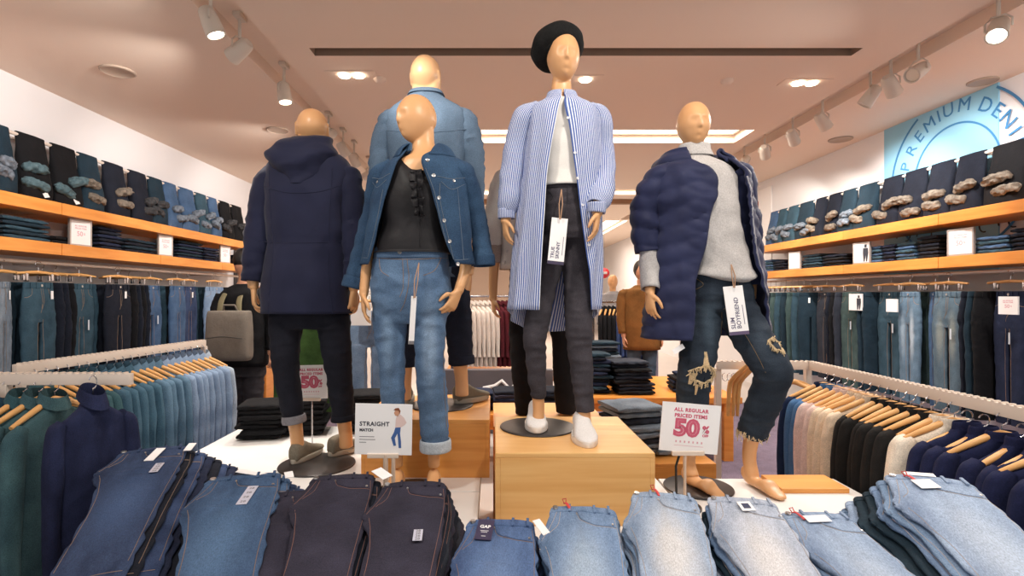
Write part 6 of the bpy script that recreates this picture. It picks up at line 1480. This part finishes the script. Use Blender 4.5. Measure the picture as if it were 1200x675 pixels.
# ------------------------------------------------------------------ signs on stands
def price_sign(c, w, h, roll, label, kind, stem, nrm=(0, -1, 0)):
    e = empty('sign_stand', (c.x, c.y + .02, ZT), label, 'sign', 'white signs on table stands')
    M = facing(c, nrm, (0, 0, 1), roll)
    mb = MB(); card(mb, M, w, h, .003); cd = part('card', mb, M_CARDW, e, False)
    T = lambda x, y: M @ Matrix.Translation((x * w, y * h, .0018))
    if kind == 'fifty':
        mb = MB(); text_mb('ALL REGULAR', h * .10, T(0, .36), .0003, .0009, spacing=1.15, mb=mb); text_mb('PRICED ITEMS', h * .10, T(0, .24), .0003, .0009, spacing=1.1, mb=mb); part('heading', mb, M_PINK, cd, False)
        big = MB(); text_mb('50', h * .46, T(-.06, -.02), .0004, .006, mb=big, sx=1.12); part('number', big, M_PINK, cd, False)
        inn = MB(); text_mb('50', h * .46, T(-.06, -.02) @ Matrix.Translation((0, 0, .0005)), .0003, -.0038, mb=inn, sx=1.12); part('number_inline', inn, plain('pale blush print', (240, 208, 212), .6), cd, False)
        mb = MB(); text_mb('%', h * .2, T(.27, -.02), .0003, .002, mb=mb); text_mb('OFF', h * .07, T(.27, -.14), .0003, .0006, mb=mb); part('percent_off', mb, M_PINK, cd, False)
        mb = MB(); text_mb('A R T S A N T A', h * .05, T(0, -.31), .0003, .0001, spacing=1.0, mb=mb) if False else [card(mb, T(-.22 + .073 * j, -.29), h * .03, h * .042, .0004) for j in range(7)]
        card(mb, T(0, -.37), w * .5, h * .008, .0004); part('small_print', mb, M_PINKL, cd, False)
    else:
        mb = MB(); text_mb('STRAIGHT', h * .115, T(-.42, .10), .0003, .0007, 'LEFT', 1.12, mb=mb); text_mb('MATCH', h * .075, T(-.42, -.02), .0003, .0007, 'LEFT', 1.05, mb=mb); part('heading', mb, M_INK, cd, False)
        mb = MB()
        for j, ww in enumerate((.26, .28, .12)): card(mb, T(-.42 + ww / 2, -.15 - .055 * j), w * ww, h * .012, .0004)
        part('small_print', mb, M_GREYP, cd, False)
        def fl(name, col, pts):
            mb = MB(); mb.prism([T(.24 + x * .0095, y * .0095) @ V(0, 0, 0) for x, y in pts], M.to_3x3() @ V(0, 0, .0004)); part(name, mb, col, cd, False)
        fl('printed_jeans', plain('printed jeans blue', (62, 98, 158), .6), [(-3.5, 4), (6.5, 5), (5.5, -8), (7.5, -24), (8, -38), (3.5, -38), (2, -22), (.5, -8), (-4, -18), (-1.5, -33), (-6, -34), (-11, -17), (-6, -6)])
        fl('printed_top', plain('printed pale top', (226, 200, 194), .6), [(-3.5, 4), (7, 5), (14, 10), (17, 15), (12, 25), (6, 31), (-1, 29), (-3, 20)])
        fl('printed_face', plain('printed face', (206, 152, 122), .6), [(-4, 29), (1, 27.5), (4, 33), (2, 40), (-4, 40), (-6.5, 34)])
        fl('printed_hair', plain('printed hair', (136, 78, 48), .6), [(4, 31), (5.5, 39), (2, 45), (-4, 44), (-7.5, 40), (-4, 39.5), (2, 39)])
    up = M.to_3x3() @ V(0, 1, 0); rt = M.to_3x3() @ V(1, 0, 0); bot = c - up * h * .5
    mb = MB(); mb.box(bot + V(0, 0, -.004), (w * .55, .016, .018), .003); part('holder', mb, plain('clear holder', (226, 208, 192), .2), e, False)
    for nm, pts, r, m in stem(bot):
        mb = MB(); mb.tube(pts, r, 8); part(nm, mb, m, e)
    return e
M_BLK = plain('black metal stem', (26, 26, 28), .4)
M_CLEAR = plain('frosted acrylic', (214, 190, 170), .15)
c = at(365, 447.5, 3.0)
e = price_sign(c, .18, .19, .02, 'small rose 50% sign on a thin stand between the parka legs', 'fifty', lambda b: [('stem', [b, V(b.x, b.y + .01, ZT + .01)], .004, M_CHROME)])
mb = MB(); mb.lathe([(.001, 0), (.06, 0), (.06, .006), (.01, .012), (.001, .012)], (c.x, c.y + .01, ZT), 24); part('foot', mb, M_CHROME, e)
c = at(449.5, 503, 2.06)
e = price_sign(c, .222, .198, -.02, 'white sign reading STRAIGHT with a printed woman, on clear stand', 'straight', lambda b: [('stem', [b + V(.01, 0, 0), V(b.x + .01, b.y, ZT + .01)], .010, M_CLEAR), ('stem', [b + V(.04, 0, 0), V(b.x + .04, b.y, ZT + .01)], .008, M_CLEAR)])
mb = MB(); mb.box((c.x + .02, c.y, ZT + .005), (.14, .1, .01), .003); part('foot', mb, M_CLEAR, e, False)
c = at(808.5, 501.5, 2.15)
e = price_sign(c, .238, .198, -.085, 'large rose 50% sign on black stand before the ripped jeans', 'fifty', lambda b: [('curved_stem', [b + V(-.03, .004, 0), b + V(-.045, .01, -.06), V(b.x - .04, b.y + .02, ZT + .07), V(b.x - .05, b.y + .03, ZT + .01)], .005, M_BLK), ('clear_stem', [b + V(-.012, 0, 0), V(b.x - .012, b.y, ZT + .01)], .006, M_CLEAR)])
mb = MB(); mb.lathe([(.001, 0), (.085, 0), (.085, .006), (.02, .01), (.001, .01)], (c.x - .03, c.y + .03, ZT), 32); part('foot', mb, M_BLK, e)

# swing tags hanging from the mannequins' waistbands -----------------------------
M_STRING = plain('tan cord', (178, 140, 112), .8)
def swing(uv_top, uv_bot, wpx, Y, hang_from, lines, band, label, nrm=(0, -1, .12)):
    a, b = at(*uv_top, Y), at(*uv_bot, Y); c = (a + b) / 2; up = (a - b).normalized(); h = (a - b).length; w = wpx / F * Y
    M = facing(c, nrm, up); e = empty('swing_tag', tuple(c), label, 'tag', 'large swing tags')
    mb = MB(); card(mb, M, w, h, .003); cd = part('card', mb, M_CARDW, e, False)
    mb = MB(); card(mb, M @ Matrix.Translation((0, -h * .47, .0004)), w * 1.0, h * .07, .003); part('bottom_band', mb, band, cd, False)
    mb = MB()
    for j, s in enumerate(lines):
        text_mb(s, w * .30, M @ Matrix.Translation((-w * .24 + j * w * .30, -h * .38, .0018)) @ Matrix.Rotation(PI / 2, 4, 'Z'), .0003, .0004, 'LEFT', mb=mb)
    if lines: card(mb, M @ Matrix.Translation((w * .34, -h * .1, .0018)), w * .03, h * .4, .0004); part('lettering', mb, plain('lavender grey print', (96, 92, 118), .6), cd, False)
    t = at(*hang_from, Y + .02); mb = MB()
    tp = c + up * h * .46
    mb.tube([tp + V(-.002, -.002, 0), (tp + t) / 2 + V(-.008, -.01, 0), t], .0022, 6); mb.tube([tp + V(.002, -.002, 0), (tp + t) / 2 + V(.006, -.01, 0), t], .0022, 6); part('cord', mb, M_STRING, e)
    return e
swing((656.5, 255), (650.5, 310), 19, 2.165, (658, 222), ['TRUE', 'SKINNY'], M_NAVYC, 'white swing tag reading TRUE SKINNY on the charcoal jeans')
swing((860, 335), (865, 392), 23, 2.215, (857, 310), ['SLIM', 'BOYFRIEND'], plain('violet band', (92, 78, 108), .6), 'white swing tag reading SLIM BOYFRIEND on the ripped jeans')
swing((486, 347), (481, 403), 7, 2.20, (491, 308), [], M_GREYP, 'narrow swing tag turned edge-on at the faded blue jeans', (.8, -1, 0))
# ================================================================== light, camera
W = bpy.data.worlds.new('shop air'); SC.world = W; W.use_nodes = True
W.node_tree.nodes['Background'].inputs[0].default_value = (1, .96, .92, 1)
W.node_tree.nodes['Background'].inputs[1].default_value = .74
for c, d in LS:
    wall = abs(d.x) > .6
    lamp('spot light', 'SPOT', c + d * .1, 90 if wall else 100, (1, .94, .88) if wall else (1, .92, .82), target=c + d * 2, size=.05, angle=95 if wall else 70)
for x, y, tx in ((-1.63, 1.7, -3.7), (-1.63, 2.5, -3.7), (2.99, 1.9, 4.05), (2.99, 2.6, 4.05)):     # added unseen spots without fixtures, put in to brighten the walls
    lamp('added wall fill', 'SPOT', (x, y, ZC - .1), 60, (1, .94, .88), target=(tx, y + 1.0, 2.0), size=.06, angle=100)
lamp('aimed downlight beam', 'SPOT', (-1.0, 1.3, ZC - .04), 230, target=(-.36, 2.74, 2.42), size=.04, angle=17, blend=.8)
for c in DL:
    lamp('downlight beam', 'SPOT', (c.x, c.y, ZC - .04), 110, target=(c.x, c.y, 0), size=.06, angle=95)
for (x, y) in ((-1.1, 1.2), (.72, 1.2), (2.5, 1.2)):      # added unseen lamps repeating the ceiling row, to light the mannequins from the front
    lamp('added front fill', 'SPOT', (x, y, ZC - .04), 95, (1, .93, .84), target=(x * .6 + .1, 2.5, 1.0), size=.10, angle=110)
for h in holes:
    if h[5] == 'lit':
        lamp('trough light', 'AREA', ((h[0] + h[1]) / 2, (h[2] + h[3]) / 2, ZC + .06), 60 + 30 * (h[2] > 10), (1, .90, .78), (h[1] - h[0] - .1, h[3] - h[2] - .1), ((h[0] + h[1]) / 2, (h[2] + h[3]) / 2, 0))
cam = bpy.data.cameras.new('camera'); co = bpy.data.objects.new('camera', cam); COL.objects.link(co)
co.location = (0, 0, CZ); co.rotation_euler = (PI / 2, 0, 0)
cam.sensor_width = 36; cam.lens = F / 1200 * 36
cam.shift_x = (600 - U0) / 1200; cam.shift_y = (V0 - 337.5) / 1200; cam.clip_start = .05
SC.camera = co
SC.view_settings.view_transform = 'Standard'; SC.view_settings.look = 'None'
SC.view_settings.exposure = 0.0; SC.view_settings.gamma = 1.0; SC.view_settings.use_curve_mapping = False
